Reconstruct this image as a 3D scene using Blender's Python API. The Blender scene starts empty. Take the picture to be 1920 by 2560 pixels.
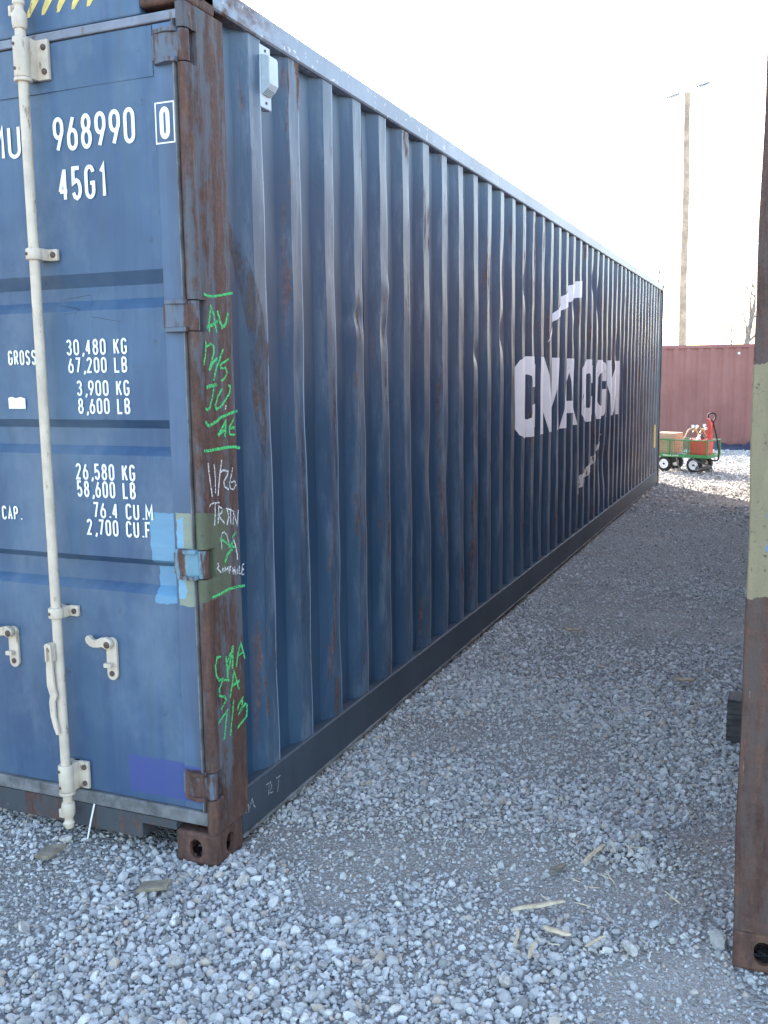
import bpy, bmesh, math, random
import numpy as np
from mathutils import Vector, Matrix

random.seed(7)
rng = np.random.default_rng(7)
scene = bpy.context.scene
COL = scene.collection
PI = math.pi

# ------------------------------------------------------------------ camera
YAW, PITCH, ROLL = -0.3965, 0.1422, -0.0122
fw = Vector((math.sin(YAW) * math.cos(PITCH), math.cos(YAW) * math.cos(PITCH), -math.sin(PITCH)))
rt = Vector((math.cos(YAW), -math.sin(YAW), 0))
up = rt.cross(fw)
rt2 = rt * math.cos(ROLL) + up * math.sin(ROLL)
up2 = -rt * math.sin(ROLL) + up * math.cos(ROLL)
cd = bpy.data.cameras.new('camera')
cam = bpy.data.objects.new('camera', cd)
COL.objects.link(cam)
cam.matrix_world = Matrix.Translation((1.7185, -2.5963, 1.6589)) @ Matrix((rt2, up2, -fw)).transposed().to_4x4()
cd.sensor_fit = 'VERTICAL'
cd.sensor_height = 36.0
cd.lens = 2398.6 / 2560 * 36
cd.clip_start = 0.05
cd.clip_end = 5000
scene.camera = cam

# ------------------------------------------------------------------ sky, sun, exposure
SUN_AZ = math.radians(-36.4)      # clockwise from +Y
SUN_EL = math.radians(21.5)
world = bpy.data.worlds.new('World')
scene.world = world
world.use_nodes = True
wn = world.node_tree.nodes
sky = wn.new('ShaderNodeTexSky')
sky.sky_type = 'NISHITA'
sky.sun_disc = False
sky.sun_elevation = SUN_EL
sky.sun_rotation = SUN_AZ
sky.air_density = 1.0
sky.dust_density = 1.6
sky.ozone_density = 0.4
world.node_tree.links.new(sky.outputs[0], wn['Background'].inputs[0])
wn['Background'].inputs[1].default_value = 0.15
sd = bpy.data.lights.new('sun', 'SUN')
sd.energy = 5.0
sd.angle = math.radians(0.5)
sd.color = (1.0, 0.93, 0.82)
sun = bpy.data.objects.new('sun', sd)
COL.objects.link(sun)
sdir = Vector((math.sin(SUN_AZ) * math.cos(SUN_EL), math.cos(SUN_AZ) * math.cos(SUN_EL), math.sin(SUN_EL)))
sun.rotation_euler = sdir.to_track_quat('Z', 'Y').to_euler()
sun.location = (-10, 20, 15)
vs = scene.view_settings
vs.view_transform = 'Standard'
vs.look = 'None'
vs.gamma = 1.0
vs.exposure = 2.68
vs.use_curve_mapping = False
scene.cycles.max_bounces = 5
scene.cycles.diffuse_bounces = 3
scene.cycles.glossy_bounces = 3
scene.cycles.transparent_max_bounces = 6


# ------------------------------------------------------------------ node helpers
class NT:
    def __init__(s, name):
        s.m = bpy.data.materials.new(name)
        s.m.use_nodes = True
        s.t = s.m.node_tree
        s.b = s.t.nodes['Principled BSDF']
        s._tc = None

    def n(s, typ, **kw):
        nd = s.t.nodes.new('ShaderNode' + typ)
        for k, v in kw.items():
            setattr(nd, k, v)
        return nd

    def put(s, sock, v):
        if v is None:
            return
        if isinstance(v, bpy.types.NodeSocket):
            s.t.links.new(v, sock)
        else:
            if isinstance(v, (tuple, list)) and len(v) == 3 and sock.type == 'RGBA':
                v = (*v, 1)
            sock.default_value = v

    def obj(s):
        if s._tc is None:
            s._tc = s.n('TexCoord').outputs['Object']
        return s._tc

    def xyz(s):
        nd = s.n('SeparateXYZ')
        s.put(nd.inputs[0], s.obj())
        return nd.outputs

    def vec(s, scale=(1, 1, 1), loc=(0, 0, 0), src=None):
        nd = s.n('Mapping')
        s.put(nd.inputs['Vector'], src or s.obj())
        nd.inputs['Scale'].default_value = scale
        nd.inputs['Location'].default_value = loc
        return nd.outputs[0]

    def noise(s, scale, detail=4, rough=0.55, vec=None, dist=0.0):
        nd = s.n('TexNoise')
        s.put(nd.inputs['Vector'], vec or s.obj())
        nd.inputs['Scale'].default_value = scale
        nd.inputs['Detail'].default_value = detail
        nd.inputs['Roughness'].default_value = rough
        nd.inputs['Distortion'].default_value = dist
        return nd.outputs[0]

    def voro(s, scale, vec=None, feat='F1', rnd=1.0):
        nd = s.n('TexVoronoi', feature=feat)
        s.put(nd.inputs['Vector'], vec or s.obj())
        nd.inputs['Scale'].default_value = scale
        nd.inputs['Randomness'].default_value = rnd
        return nd.outputs

    def ramp(s, fac, *stops):
        nd = s.n('ValToRGB')
        el = nd.color_ramp.elements
        while len(el) < len(stops):
            el.new(0.5)
        for e, (p, c) in zip(el, stops):
            e.position = p
            e.color = (c, c, c, 1) if isinstance(c, (int, float)) else (*c, 1)
        s.put(nd.inputs[0], fac)
        return nd.outputs[0]

    def step(s, fac, a, b):
        nd = s.n('MapRange')
        nd.interpolation_type = 'SMOOTHSTEP'
        s.put(nd.inputs['Value'], fac)
        nd.inputs['From Min'].default_value = a
        nd.inputs['From Max'].default_value = b
        return nd.outputs[0]

    def mix(s, fac, a, b, mode='MIX'):
        nd = s.n('Mix', data_type='RGBA', blend_type=mode)
        s.put(nd.inputs[0], fac)
        s.put(nd.inputs[6], a)
        s.put(nd.inputs[7], b)
        return nd.outputs[2]

    def math(s, op, a, b=None, c=None):
        nd = s.n('Math', operation=op)
        s.put(nd.inputs[0], a)
        s.put(nd.inputs[1], b)
        s.put(nd.inputs[2], c)
        return nd.outputs[0]

    def bump(s, h, strength=0.3, dist=0.01):
        nd = s.n('Bump')
        nd.inputs['Strength'].default_value = strength
        nd.inputs['Distance'].default_value = dist
        s.put(nd.inputs['Height'], h)
        s.put(s.b.inputs['Normal'], nd.outputs[0])

    def done(s, col, rough=0.5, metal=0.0, spec=0.5, alpha=None):
        s.put(s.b.inputs['Base Color'], col)
        s.put(s.b.inputs['Roughness'], rough)
        s.put(s.b.inputs['Metallic'], metal)
        s.put(s.b.inputs['Specular IOR Level'], spec)
        s.put(s.b.inputs['Alpha'], alpha)
        return s.m

    def box(s, ax, rect, wob=0.0, wscale=30):
        # 1 inside rect=(a0,a1,z0,z1) of object axes ax, with a wobbling edge
        o = s.xyz()
        a, z = o[ax[0]], o[ax[1]]
        d = s.math('MINIMUM', s.math('MINIMUM', s.math('SUBTRACT', a, rect[0]), s.math('SUBTRACT', rect[1], a)),
                   s.math('MINIMUM', s.math('SUBTRACT', z, rect[2]), s.math('SUBTRACT', rect[3], z)))
        if wob:
            d = s.math('ADD', d, s.math('MULTIPLY', s.math('SUBTRACT', s.noise(wscale, 3), 0.5), wob))
        return s.math('GREATER_THAN', d, 0.0)


RUST_D = (0.045, 0.022, 0.016)
RUST_M = (0.115, 0.048, 0.028)
RUST_L = (0.26, 0.115, 0.06)


def m_paint(name, c1, c2, rust=0.5, rough=0.42, patches=(), ax=(0, 2), edge=None, grime=0.35, scr=True, rusty_to=None, fade=0.):
    g = NT(name)
    big = g.noise(1.3, 4, 0.6)
    streak = g.noise(5, 4, 0.65, g.vec((3.0, 3.0, 0.22)))
    fine = g.noise(38, 4, 0.7)
    col = g.mix(g.step(g.math('ADD', g.math('MULTIPLY', big, .6), g.math('MULTIPLY', streak, .4)), .38, .64), c1, c2)
    # chalky faded film and grime runs
    grey = tuple(0.45 * (c1[0] + c1[1] + c1[2]) / 3 + 0.55 * c for c in c1)
    col = g.mix(g.math('MULTIPLY', g.step(streak, .5, .74), grime), col, tuple(c * 0.55 + 0.012 for c in grey))
    if fade:
        col = g.mix(g.math('MULTIPLY', g.step(g.noise(2.6, 6, .68, g.vec((1, 1, .6), (7, 3, 5))), .44, .68), fade), col, tuple(c * .75 + .075 for c in c2))
        col = g.mix(g.math('MULTIPLY', g.step(g.noise(21, 4, .7, g.vec((1, 1, .7), (1, 2, 5))), .66, .72), .55), col, (.03, .035, .045))
    for rect, pc, wob in patches:
        col = g.mix(g.math('MULTIPLY', g.box(ax, rect, wob), g.math('ADD', .45, g.math('MULTIPLY', g.noise(20, 4, .7, g.vec((.4, 1, 1.6))), .7))), col, pc)
    rv = g.math('ADD', g.math('MULTIPLY', g.noise(9, 6, 0.7, g.vec((1, 1, 0.45))), .7), g.math('MULTIPLY', fine, .3))
    rm = g.step(rv, .735 - .12 * rust, .775 - .12 * rust)
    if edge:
        at = g.n('Attribute', attribute_name='wear_sheen').outputs['Fac']
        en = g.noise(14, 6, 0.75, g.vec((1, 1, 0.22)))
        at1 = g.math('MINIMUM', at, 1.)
        em = g.math('MULTIPLY', at1, g.math('ADD', .10, g.math('MULTIPLY', g.step(en, .45, .66), .42)))  # outer flats paler: chalky wear plus sky sheen put into the colour
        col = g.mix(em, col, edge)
        col = g.mix(g.math('MULTIPLY', g.math('MAXIMUM', g.math('SUBTRACT', at, 1.), 0.), .75), col, tuple(min(.6, c * 1.7) for c in edge))  # worn rib edge, brightened into a thin painted highlight line
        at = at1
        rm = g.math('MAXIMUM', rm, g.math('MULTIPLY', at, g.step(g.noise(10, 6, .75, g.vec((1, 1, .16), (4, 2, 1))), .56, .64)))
    if rusty_to:      # rust creeping along from the corner post
        yy = g.xyz()[1]
        rm = g.math('MAXIMUM', rm, g.math('MULTIPLY', g.step(g.math('ADD', yy, g.math('MULTIPLY', g.noise(5, 4, .7), 1.2)), rusty_to, rusty_to - .9), g.step(g.noise(16, 5, .7, g.vec((1, .5, 1))), .40, .56)))
        wm = g.math('MULTIPLY', g.step(g.noise(26, 4, .7, g.vec((1, .7, 1), (2, 7, 1))), .60, .64), g.step(yy, 4.5, 1.2))
        col = g.mix(wm, col, (.62, .60, .55))
    if scr:
        sv = g.voro(9, g.vec((1, 1, .35), (3, 1, 8)), 'DISTANCE_TO_EDGE')[0]
        sm = g.math('MULTIPLY', g.math('LESS_THAN', sv, .0035), g.step(g.noise(1.9, 2, .5, g.vec((1, 1, 1), (9, 3, 2))), .56, .7))
        col = g.mix(g.math('MULTIPLY', sm, .7), col, (.02, .022, .03))
    rc = g.ramp(fine, (.3, RUST_D), (.52, RUST_M), (.72, RUST_L))
    col = g.mix(rm, col, rc)
    ro = g.mix(rm, g.mix(streak, (rough,) * 3, (rough + .16,) * 3), (.85,) * 3)
    g.bump(g.math('ADD', g.math('MULTIPLY', fine, .25), g.math('MULTIPLY', big, 1.5)), .10, .01)
    return g.done(col, ro)


def m_rust(name, paint=(.105, .115, .14), amount=.52, patches=(), ax=(1, 2), rough=.75, zgrad=0.):
    g = NT(name)
    st = g.math('ADD', g.math('MULTIPLY', g.noise(6, 4, .7, g.vec((2.6, 2.6, .28)), .4), .72), g.math('MULTIPLY', g.noise(30, 3, .7, g.vec((1, 1, .5), (1, 4, 2))), .28))
    st2 = g.noise(11, 5, .75, g.vec((2.0, 2.0, .35), (5, 3, 1)), .3)
    fine = g.noise(60, 5, .75)
    rc = g.ramp(g.math('ADD', g.math('MULTIPLY', st2, .65), g.math('MULTIPLY', fine, .35)), (.34, RUST_D), (.5, (.085, .045, .036)), (.62, (.14, .07, .05)), (.76, RUST_L))
    st = g.math('ADD', st, g.math('MULTIPLY', g.math('SUBTRACT', g.xyz()[2], 1.35), zgrad))
    col = g.mix(g.math('MULTIPLY', g.step(st, amount - .06, amount + .05), .85), rc, paint)
    for rect, pc, wob in patches:
        col = g.mix(g.math('MULTIPLY', g.box(ax, rect, wob), g.step(fine, .3, .42)), col, g.mix(g.noise(12, 4, .6, g.vec((3, 3, .5))), pc, tuple(c * .6 for c in pc)))
    sp = g.math('MULTIPLY', g.step(g.noise(55, 4, .8, g.vec((1, 1, .16))), .66, .7), g.step(g.noise(3, 2), .45, .6))
    col = g.mix(g.math('MULTIPLY', sp, .75), col, (.42, .33, .30))
    g.bump(g.math('ADD', fine, g.math('MULTIPLY', st2, 1.2)), .5, .006)
    return g.done(col, rough, 0, .35)


def m_plain(name, c, rough=.5, metal=0., var=.25, scale=12, bump=0., dirt=None):
    g = NT(name)
    f = g.noise(scale, 5, .65)
    col = g.mix(g.step(f, .3, .7), tuple(x * (1 - var) for x in c), tuple(min(1, x * (1 + var * .6)) for x in c))
    if dirt:
        col = g.mix(g.step(g.noise(scale * 2.7, 5, .7, g.vec((1, 1, .4), (3, 1, 4))), .58, .68), col, dirt)
    if bump:
        g.bump(g.noise(scale * 6, 4, .7), bump, .004)
    return g.done(col, rough, metal)


def m_flake(name, c, thr=.36, scale=45, rough=.6, soft=.05, stretch=(1, 1, 1)):
    # print or chalk that has worn away in flecks
    g = NT(name)
    f = g.noise(scale, 5, .75, g.vec(stretch))
    a = g.step(f, thr - soft, thr + soft)
    col = g.mix(g.noise(8, 3), tuple(x * .82 for x in c), c)
    return g.done(col, rough, 0, .3, a)


# ------------------------------------------------------------------ mesh helpers
class MB:
    def __init__(s):
        s.v, s.f = [], []

    def face(s, pts):
        i = len(s.v)
        s.v += [tuple(p) for p in pts]
        s.f.append(tuple(range(i, i + len(pts))))

    def box(s, x0, x1, y0, y1, z0, z1):
        i = len(s.v)
        s.v += [(x, y, z) for z in (z0, z1) for y in (y0, y1) for x in (x0, x1)]
        s.f += [tuple(i + k for k in q) for q in ((0, 2, 3, 1), (4, 5, 7, 6), (0, 1, 5, 4), (2, 6, 7, 3), (0, 4, 6, 2), (1, 3, 7, 5))]
        return s

    def prism(s, poly, a0, a1, fn):
        # poly: list of (u,v); fn(u,v,a) -> xyz
        n = len(poly)
        i = len(s.v)
        s.v += [fn(u, v, a0) for u, v in poly] + [fn(u, v, a1) for u, v in poly]
        s.f.append(tuple(i + k for k in range(n))[::-1])
        s.f.append(tuple(i + n + k for k in range(n)))
        s.f += [(i + k, i + (k + 1) % n, i + n + (k + 1) % n, i + n + k) for k in range(n)]
        return s

    def tube(s, pts, r, seg=10, caps=True):
        pts = [Vector(p) for p in pts]
        if not isinstance(r, (list, tuple)):
            r = [r] * len(pts)
        i0 = len(s.v)
        t0 = (pts[1] - pts[0]).normalized()
        nrm = t0.orthogonal().normalized()
        for k, p in enumerate(pts):
            if k == 0:
                t = t0
            elif k == len(pts) - 1:
                t = (pts[k] - pts[k - 1]).normalized()
            else:
                t = ((pts[k + 1] - p).normalized() + (p - pts[k - 1]).normalized()).normalized()
            nrm = (nrm - t * nrm.dot(t)).normalized()
            b = t.cross(nrm)
            for j in range(seg):
                a = 2 * PI * j / seg
                s.v.append(tuple(p + (nrm * math.cos(a) + b * math.sin(a)) * r[k]))
        for k in range(len(pts) - 1):
            for j in range(seg):
                a, b2 = i0 + k * seg + j, i0 + k * seg + (j + 1) % seg
                s.f.append((a, b2, b2 + seg, a + seg))
        if caps:
            s.f.append(tuple(i0 + j for j in range(seg))[::-1])
            s.f.append(tuple(i0 + (len(pts) - 1) * seg + j for j in range(seg)))
        return s

    def lathe(s, prof, c, axis, seg=20, caps=True):
        # prof: list of (radius, along); axis unit vector
        ax = Vector(axis).normalized()
        u = ax.orthogonal().normalized()
        w = ax.cross(u)
        i0 = len(s.v)
        for r, h in prof:
            for j in range(seg):
                a = 2 * PI * j / seg
                s.v.append(tuple(Vector(c) + ax * h + (u * math.cos(a) + w * math.sin(a)) * r))
        for k in range(len(prof) - 1):
            for j in range(seg):
                a, b = i0 + k * seg + j, i0 + k * seg + (j + 1) % seg
                s.f.append((a, b, b + seg, a + seg))
        if caps:
            s.f.append(tuple(i0 + j for j in range(seg))[::-1])
            s.f.append(tuple(i0 + (len(prof) - 1) * seg + j for j in range(seg)))
        return s

    def mesh(s, name, mat, bevel=0., smooth=None, seg=2):
        bm = bmesh.new()
        vs_ = [bm.verts.new(v) for v in s.v]
        for f in s.f:
            try:
                bm.faces.new([vs_[k] for k in f])
            except ValueError:
                pass
        bmesh.ops.recalc_face_normals(bm, faces=bm.faces)
        if bevel:
            es = [e for e in bm.edges if len(e.link_faces) == 2 and e.calc_face_angle(0) > .6]
            bmesh.ops.bevel(bm, geom=es, offset=bevel, segments=seg, profile=.5, affect='EDGES', clamp_overlap=True)
        me = bpy.data.meshes.new(name)
        bm.to_mesh(me)
        bm.free()
        if mat:
            me.materials.append(mat)
        if smooth is not None:
            me.shade_smooth()
            try:
                me.set_sharp_from_angle(angle=math.radians(smooth))
            except Exception:
                pass
        return me

    def build(s, name, mat, parent=None, bevel=0., smooth=None, seg=2):
        return link(name, s.mesh(name, mat, bevel, smooth, seg), parent)


def link(name, me, parent=None):
    o = bpy.data.objects.new(name, me)
    COL.objects.link(o)
    o.parent = parent
    return o


def tag(o, label=None, cat=None, group=None, kind=None):
    for k, v in (('label', label), ('category', cat), ('group', group), ('kind', kind)):
        if v:
            o[k] = v
    return o


def empty(name, loc=(0, 0, 0), rz=0.):
    o = bpy.data.objects.new(name, None)
    COL.objects.link(o)
    o.location = loc
    o.rotation_euler = (0, 0, rz)
    o.empty_display_size = .2
    return o


# ------------------------------------------------------------------ lettering
def arc(cx, cy, rx, ry, a0, a1, n=8):
    return [(cx + rx * math.cos(math.radians(a0 + (a1 - a0) * k / n)), cy + ry * math.sin(math.radians(a0 + (a1 - a0) * k / n))) for k in range(n + 1)]


R_ = .22
GLY = {
    '0': [('c', arc(.5, 1 - R_, .5, R_, 0, 180) + arc(.5, R_, .5, R_, 180, 360))],
    '1': [('o', [(.22, .8), (.62, 1), (.62, 0)])],
    '2': [('o', arc(.5, 1 - R_, .5, R_, 172, -20) + [(0, 0), (1, 0)])],
    '3': [('o', arc(.48, .77, .48, .23, 160, -75) + arc(.5, .27, .5, .27, 80, -160))],
    '4': [('o', [(.72, 0), (.72, 1)]), ('o', [(.68, .96), (.02, .27)]), ('o', [(0, .27), (1.02, .27)])],
    '5': [('o', [(.95, 1), (.1, 1), (.06, .52)] + arc(.5, .3, .5, .3, 125, -160))],
    '6': [('c', arc(.5, .38, .5, R_, 0, 180) + arc(.5, R_, .5, R_, 180, 360)), ('o', [(.02, .42), (.66, 1)])],
    '7': [('o', [(0, 1), (1, 1), (.36, 0)])],
    '8': [('c', arc(.5, .77, .43, .23, 0, 348, 14)), ('c', arc(.5, .27, .5, .27, 0, 348, 14))],
    '9': [('c', arc(.5, 1 - R_, .5, R_, 0, 180) + arc(.5, .62, .5, R_, 180, 360)), ('o', [(.98, .58), (.34, 0)])],
    'K': [('o', [(0, 0), (0, 1)]), ('o', [(1, 1), (.04, .4)]), ('o', [(.36, .62), (1, 0)])],
    'G': [('o', arc(.5, 1 - R_, .5, R_, 10, 180) + arc(.5, R_, .5, R_, 180, 360) + [(1, .46), (.56, .46)])],
    'L': [('o', [(0, 1), (0, 0), (1, 0)])],
    'B': [('o', [(0, 0), (0, 1)]), ('o', [(.05, 1)] + arc(.55, .77, .38, .23, 90, -90, 6) + [(.05, .54)]), ('o', [(.05, .5)] + arc(.55, .25, .45, .25, 90, -90, 6) + [(.05, 0)])],
    'C': [('o', arc(.5, 1 - R_, .5, R_, 8, 180) + arc(.5, R_, .5, R_, 180, 352))],
    'U': [('o', [(0, 1)] + arc(.5, R_, .5, R_, 180, 360) + [(1, 1)])],
    'M': [('o', [(0, 0), (0, 1), (.5, .3), (1, 1), (1, 0)])],
    'F': [('o', [(1, 1), (0, 1), (0, 0)]), ('o', [(.1, .52), (.8, .52)])],
    'T': [('o', [(0, 1), (1, 1)]), ('o', [(.5, .94), (.5, 0)])],
    'R': [('o', [(0, 0), (0, 1)]), ('o', [(.05, 1)] + arc(.55, .76, .45, .24, 90, -90, 6) + [(.05, .52)]), ('o', [(.5, .5), (1, 0)])],
    'S': [('o', arc(.5, .77, .5, .23, 15, 255, 9) + arc(.5, .26, .5, .26, 75, -165, 9))],
    'A': [('o', [(0, 0), (.5, 1), (1, 0)]), ('o', [(.2, .3), (.8, .3)])],
    'I': [('o', [(.5, 0), (.5, 1)])],
    'P': [('o', [(0, 0), (0, 1)]), ('o', [(.05, 1)] + arc(.55, .74, .45, .26, 90, -90, 6) + [(.05, .48)])],
    '.': [('o', [(.35, .0), (.35, .09)])], ',': [('o', [(.48, .1), (.44, -.02), (.22, -.17)])],
}
GLY['O'] = GLY['0']
GW = {'.': .45, ',': .5, ' ': .75, 'M': 1.25, '1': .95, 'I': .5}


def ribbon(mb, pts, hw, fn, d, closed=False):
    n = len(pts)
    L, Rr = [], []
    for k in range(n):
        p = Vector(pts[k])
        a = Vector(pts[(k - 1) % n]) if (closed or k > 0) else None
        b = Vector(pts[(k + 1) % n]) if (closed or k < n - 1) else None
        d1 = (p - a).normalized() if a is not None and (p - a).length > 1e-9 else None
        d2 = (b - p).normalized() if b is not None and (b - p).length > 1e-9 else None
        d1 = d1 or d2
        d2 = d2 or d1
        n1, n2 = Vector((-d1.y, d1.x)), Vector((-d2.y, d2.x))
        m = n1 + n2
        m = n1 if m.length < 1e-6 else m.normalized()
        s = min(1 / max(m.dot(n1), .3), 2.2)
        L.append(p + m * hw * s)
        Rr.append(p - m * hw * s)
    i = len(mb.v)
    for l, r in zip(L, Rr):
        mb.v += [fn(l.x, l.y, d), fn(r.x, r.y, d)]
    for k in range(n if closed else n - 1):
        a, b = i + 2 * k, i + 2 * ((k + 1) % n)
        mb.f.append((a, a + 1, b + 1, b))


def text_one(mb, c, u0, u1, v0, v1, fn, t=.15):
    h = v1 - v0
    hw = t * h / 2
    for k, (typ, pts) in enumerate(GLY.get(c, [])):
        ribbon(mb, [(u0 + hw + p[0] * (u1 - u0 - 2 * hw), v0 + hw + p[1] * (h - 2 * hw)) for p in pts], hw, fn, k * .00015, typ == 'c')


def text_cells(s, u0, u1, gap):
    ws = [GW.get(c, 1.) for c in s]
    unit = (u1 - u0) / (sum(ws) + gap * (len(s) - 1))
    u = u0
    for c, w in zip(s, ws):
        if c in GLY:
            yield c, u, u + (w * unit if c not in '.,' else unit)
        u += (w + gap) * unit


def text(mb, s, u0, u1, v0, v1, fn, t=.15, gap=.34):
    for c, a, b in text_cells(s, u0, u1, gap):
        text_one(mb, c, a, b, v0, v1, fn, t)


def text_parts(s, u0, u1, v0, v1, fn, t, gap, mat, parent):
    for c, a, b in text_cells(s, u0, u1, gap):
        mb = MB()
        text_one(mb, c, a, b, v0, v1, fn, t)
        mb.build('letter', mat, parent)


def poly_mesh(name, loops, mat, cuts=(), fn=None, step=None):
    """Filled 2D outline (with holes), cut along the given u values and mapped to 3D by fn."""
    cu = bpy.data.curves.new(name, 'CURVE')
    cu.dimensions = '2D'
    cu.fill_mode = 'BOTH'
    for lp in loops:
        sp = cu.splines.new('POLY')
        sp.points.add(len(lp) - 1)
        for pt, (a, b) in zip(sp.points, lp):
            pt.co = (a, b, 0, 1)
        sp.use_cyclic_u = True
    tmp = bpy.data.objects.new(name, cu)
    COL.objects.link(tmp)
    dg = bpy.context.evaluated_depsgraph_get()
    me = bpy.data.meshes.new_from_object(tmp.evaluated_get(dg))
    bpy.data.objects.remove(tmp)
    bpy.data.curves.remove(cu)
    bm = bmesh.new()
    bm.from_mesh(me)
    bmesh.ops.remove_doubles(bm, verts=bm.verts, dist=1e-5)
    for c in cuts:
        bmesh.ops.bisect_plane(bm, geom=list(bm.verts) + list(bm.edges) + list(bm.faces), dist=1e-6, plane_co=(c, 0, 0), plane_no=(1, 0, 0))
    if step:
        zs = [v.co.y for v in bm.verts]
        z = math.ceil(min(zs) / step) * step
        while z < max(zs):
            bmesh.ops.bisect_plane(bm, geom=list(bm.verts) + list(bm.edges) + list(bm.faces), dist=1e-6, plane_co=(0, z, 0), plane_no=(0, 1, 0))
            z += step
    for v in bm.verts:
        v.co = fn(v.co.x, v.co.y)
    bm.to_mesh(me)
    bm.free()
    me.materials.clear()
    me.materials.append(mat)
    return me


# ------------------------------------------------------------------ ground and gravel
def sm(a, b, x):
    t = np.clip((x - a) / (b - a), 0, 1)
    return t * t * (3 - 2 * t)


_ph = rng.uniform(0, 6.28, (14, 2))
_fr = [(rng.uniform(.6, 5.5) * math.cos(a), rng.uniform(.6, 5.5) * math.sin(a)) for a in rng.uniform(0, 6.28, 14)]


def wob(x, y):
    s = 0
    for (fx, fy), (p, q) in zip(_fr, _ph):
        s = s + np.sin(fx * x + fy * y + p) / 14
    return s


def ell(x, y, cx, cy, rx, ry, a=0., soft=.3):
    dx, dy = x - cx, y - cy
    u = (dx * math.cos(a) + dy * math.sin(a)) / rx
    v = (-dx * math.sin(a) + dy * math.cos(a)) / ry
    w = wob(x * 3.1 + 4, y * 3.1)
    return 1 - sm(1 - soft, 1 + soft, np.sqrt(u * u + v * v) + w * 1.6)


def bare(x, y):
    b = 1.0 * ell(x, y, .70, .37, .56, .26, -.1, .7)
    b = np.maximum(b, .9 * ell(x, y, 1.62, -.16, .36, .2, .2, .7))
    b = np.maximum(b, .85 * ell(x, y, 1.55, .78, .16, .3, 0, .75))
    b = np.maximum(b, .75 * ell(x, y, 1.35, .38, .22, .1, .3, .8))
    b = np.maximum(b, .7 * ell(x, y, .12, .6, .2, .14, 0, .8))
    b = np.maximum(b, .7 * ell(x, y, .38, 1.5, .3, .16, .3, .8))
    b = np.maximum(b, .85 * ell(x, y, 1.25, 3.9, .75, .5, 0, .8))
    b = np.maximum(b, .7 * ell(x, y, .7, 6.8, 1.2, 1.5, 0, .8))
    b = np.maximum(b, .5 * sm(.15, .5, wob(x * 1.2, y * 1.2)))
    b = np.maximum(b, .42 * sm(3.0, 4.2, y) * sm(11.5, 9, y) * sm(-.1, .45, np.sin(y * 3.1 + .8 * x + 2 * wob(x * .8, y * .8))))
    return b


def hgt(x, y):
    z = .012 * wob(x, y) + .006 * wob(x * 2.7 + 9, y * 2.7)
    z = z * sm(60, 20, np.abs(x) + np.abs(y)) - .012 * bare(x, y) * (y < 12)
    z = z + .03 * ell(x, y, 1.3, .62, .28, .16, .3, .6) + .02 * ell(x, y, 1.45, 2.3, .4, .5, 0, .6)
    z = z - .31 * sm(18.4, 21.0, y)
    return z


def graded(a, b, st, far):
    near = list(np.arange(a, b + st / 2, st))
    lo, hi, d = [], [], st
    p, q = a, b
    while q < far:
        d *= 1.5
        p -= d
        q += d
        lo.append(p)
        hi.append(q)
    return np.array(lo[::-1] + near + hi)


GX, GY = graded(-3, 4, .09, 1600), graded(-2.5, 22, .12, 1600)
XX, YY = np.meshgrid(GX, GY)
ZZ = hgt(XX, YY)
nx, ny = len(GX), len(GY)
idx = np.arange(nx * ny).reshape(ny, nx)
gm = bpy.data.meshes.new('ground')
gm.from_pydata(np.stack([XX, YY, ZZ], -1).reshape(-1, 3).tolist(), [],
               np.stack([idx[:-1, :-1], idx[:-1, 1:], idx[1:, 1:], idx[1:, :-1]], -1).reshape(-1, 4).tolist())
gm.shade_smooth()
at = gm.attributes.new('bare', 'FLOAT', 'POINT')
at.data.foreach_set('value', bare(XX, YY).reshape(-1).astype(np.float32))

g = NT('dusty_gravel_ground')
v1 = g.voro(55)
v2 = g.voro(140)
big = g.noise(1.1, 5, .6)
fine = g.noise(120, 5, .7)
barea = g.n('Attribute', attribute_name='bare').outputs['Fac']
dust = g.mix(g.step(big, .35, .65), (.375, .335, .295), (.455, .415, .375))
dust = g.mix(g.step(g.noise(2.3, 4, .6, g.vec((.5, 1.6, 1), (5, 2, 0))), .52, .7), dust, (.33, .27, .225))
dust = g.mix(g.math('MULTIPLY', g.step(fine, .5, .66), .6), dust, (.52, .505, .49))
sv = g.n('SeparateXYZ')
g.put(sv.inputs[0], v1[1])
pick = g.mix(g.step(sv.outputs[0], .1, .9), (.20, .195, .19), (.56, .55, .54))
edge = g.step(v1[0], .003, .0105)
stones = g.mix(edge, pick, (.24, .23, .22))
col = g.mix(g.math('MULTIPLY', barea, .85), stones, dust)
g.bump(g.math('SUBTRACT', g.math('MULTIPLY', fine, .35), g.math('ADD', g.math('MULTIPLY', v1[0], 28.), g.math('MULTIPLY', v2[0], 12.))), .55, .012)
M_GROUND = g.done(col, .95, 0, .2)
gm.materials.append(M_GROUND)
ground = link('ground', gm)
tag(ground, kind='structure')

# stone shapes: spheres with flats knocked off
g = NT('crushed_limestone')
ti = g.n('Attribute', attribute_name='tint', attribute_type='INSTANCER').outputs['Fac']
base = g.ramp(ti, (0, (.24, .225, .21)), (.1, (.37, .353, .335)), (.4, (.51, .49, .47)), (.72, (.61, .59, .565)), (.88, (.75, .73, .695)), (.93, (.58, .50, .42)), (1., (.46, .36, .28)))
ng_ = g.noise(1.3, 5, .7)
base = g.mix(g.step(ng_, .3, .7), g.mix(.35, base, (.25, .245, .24)), base)
g.bump(g.noise(3.5, 5, .7), .35, .2)
M_STONE = g.done(base, .9, 0, .25)


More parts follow.
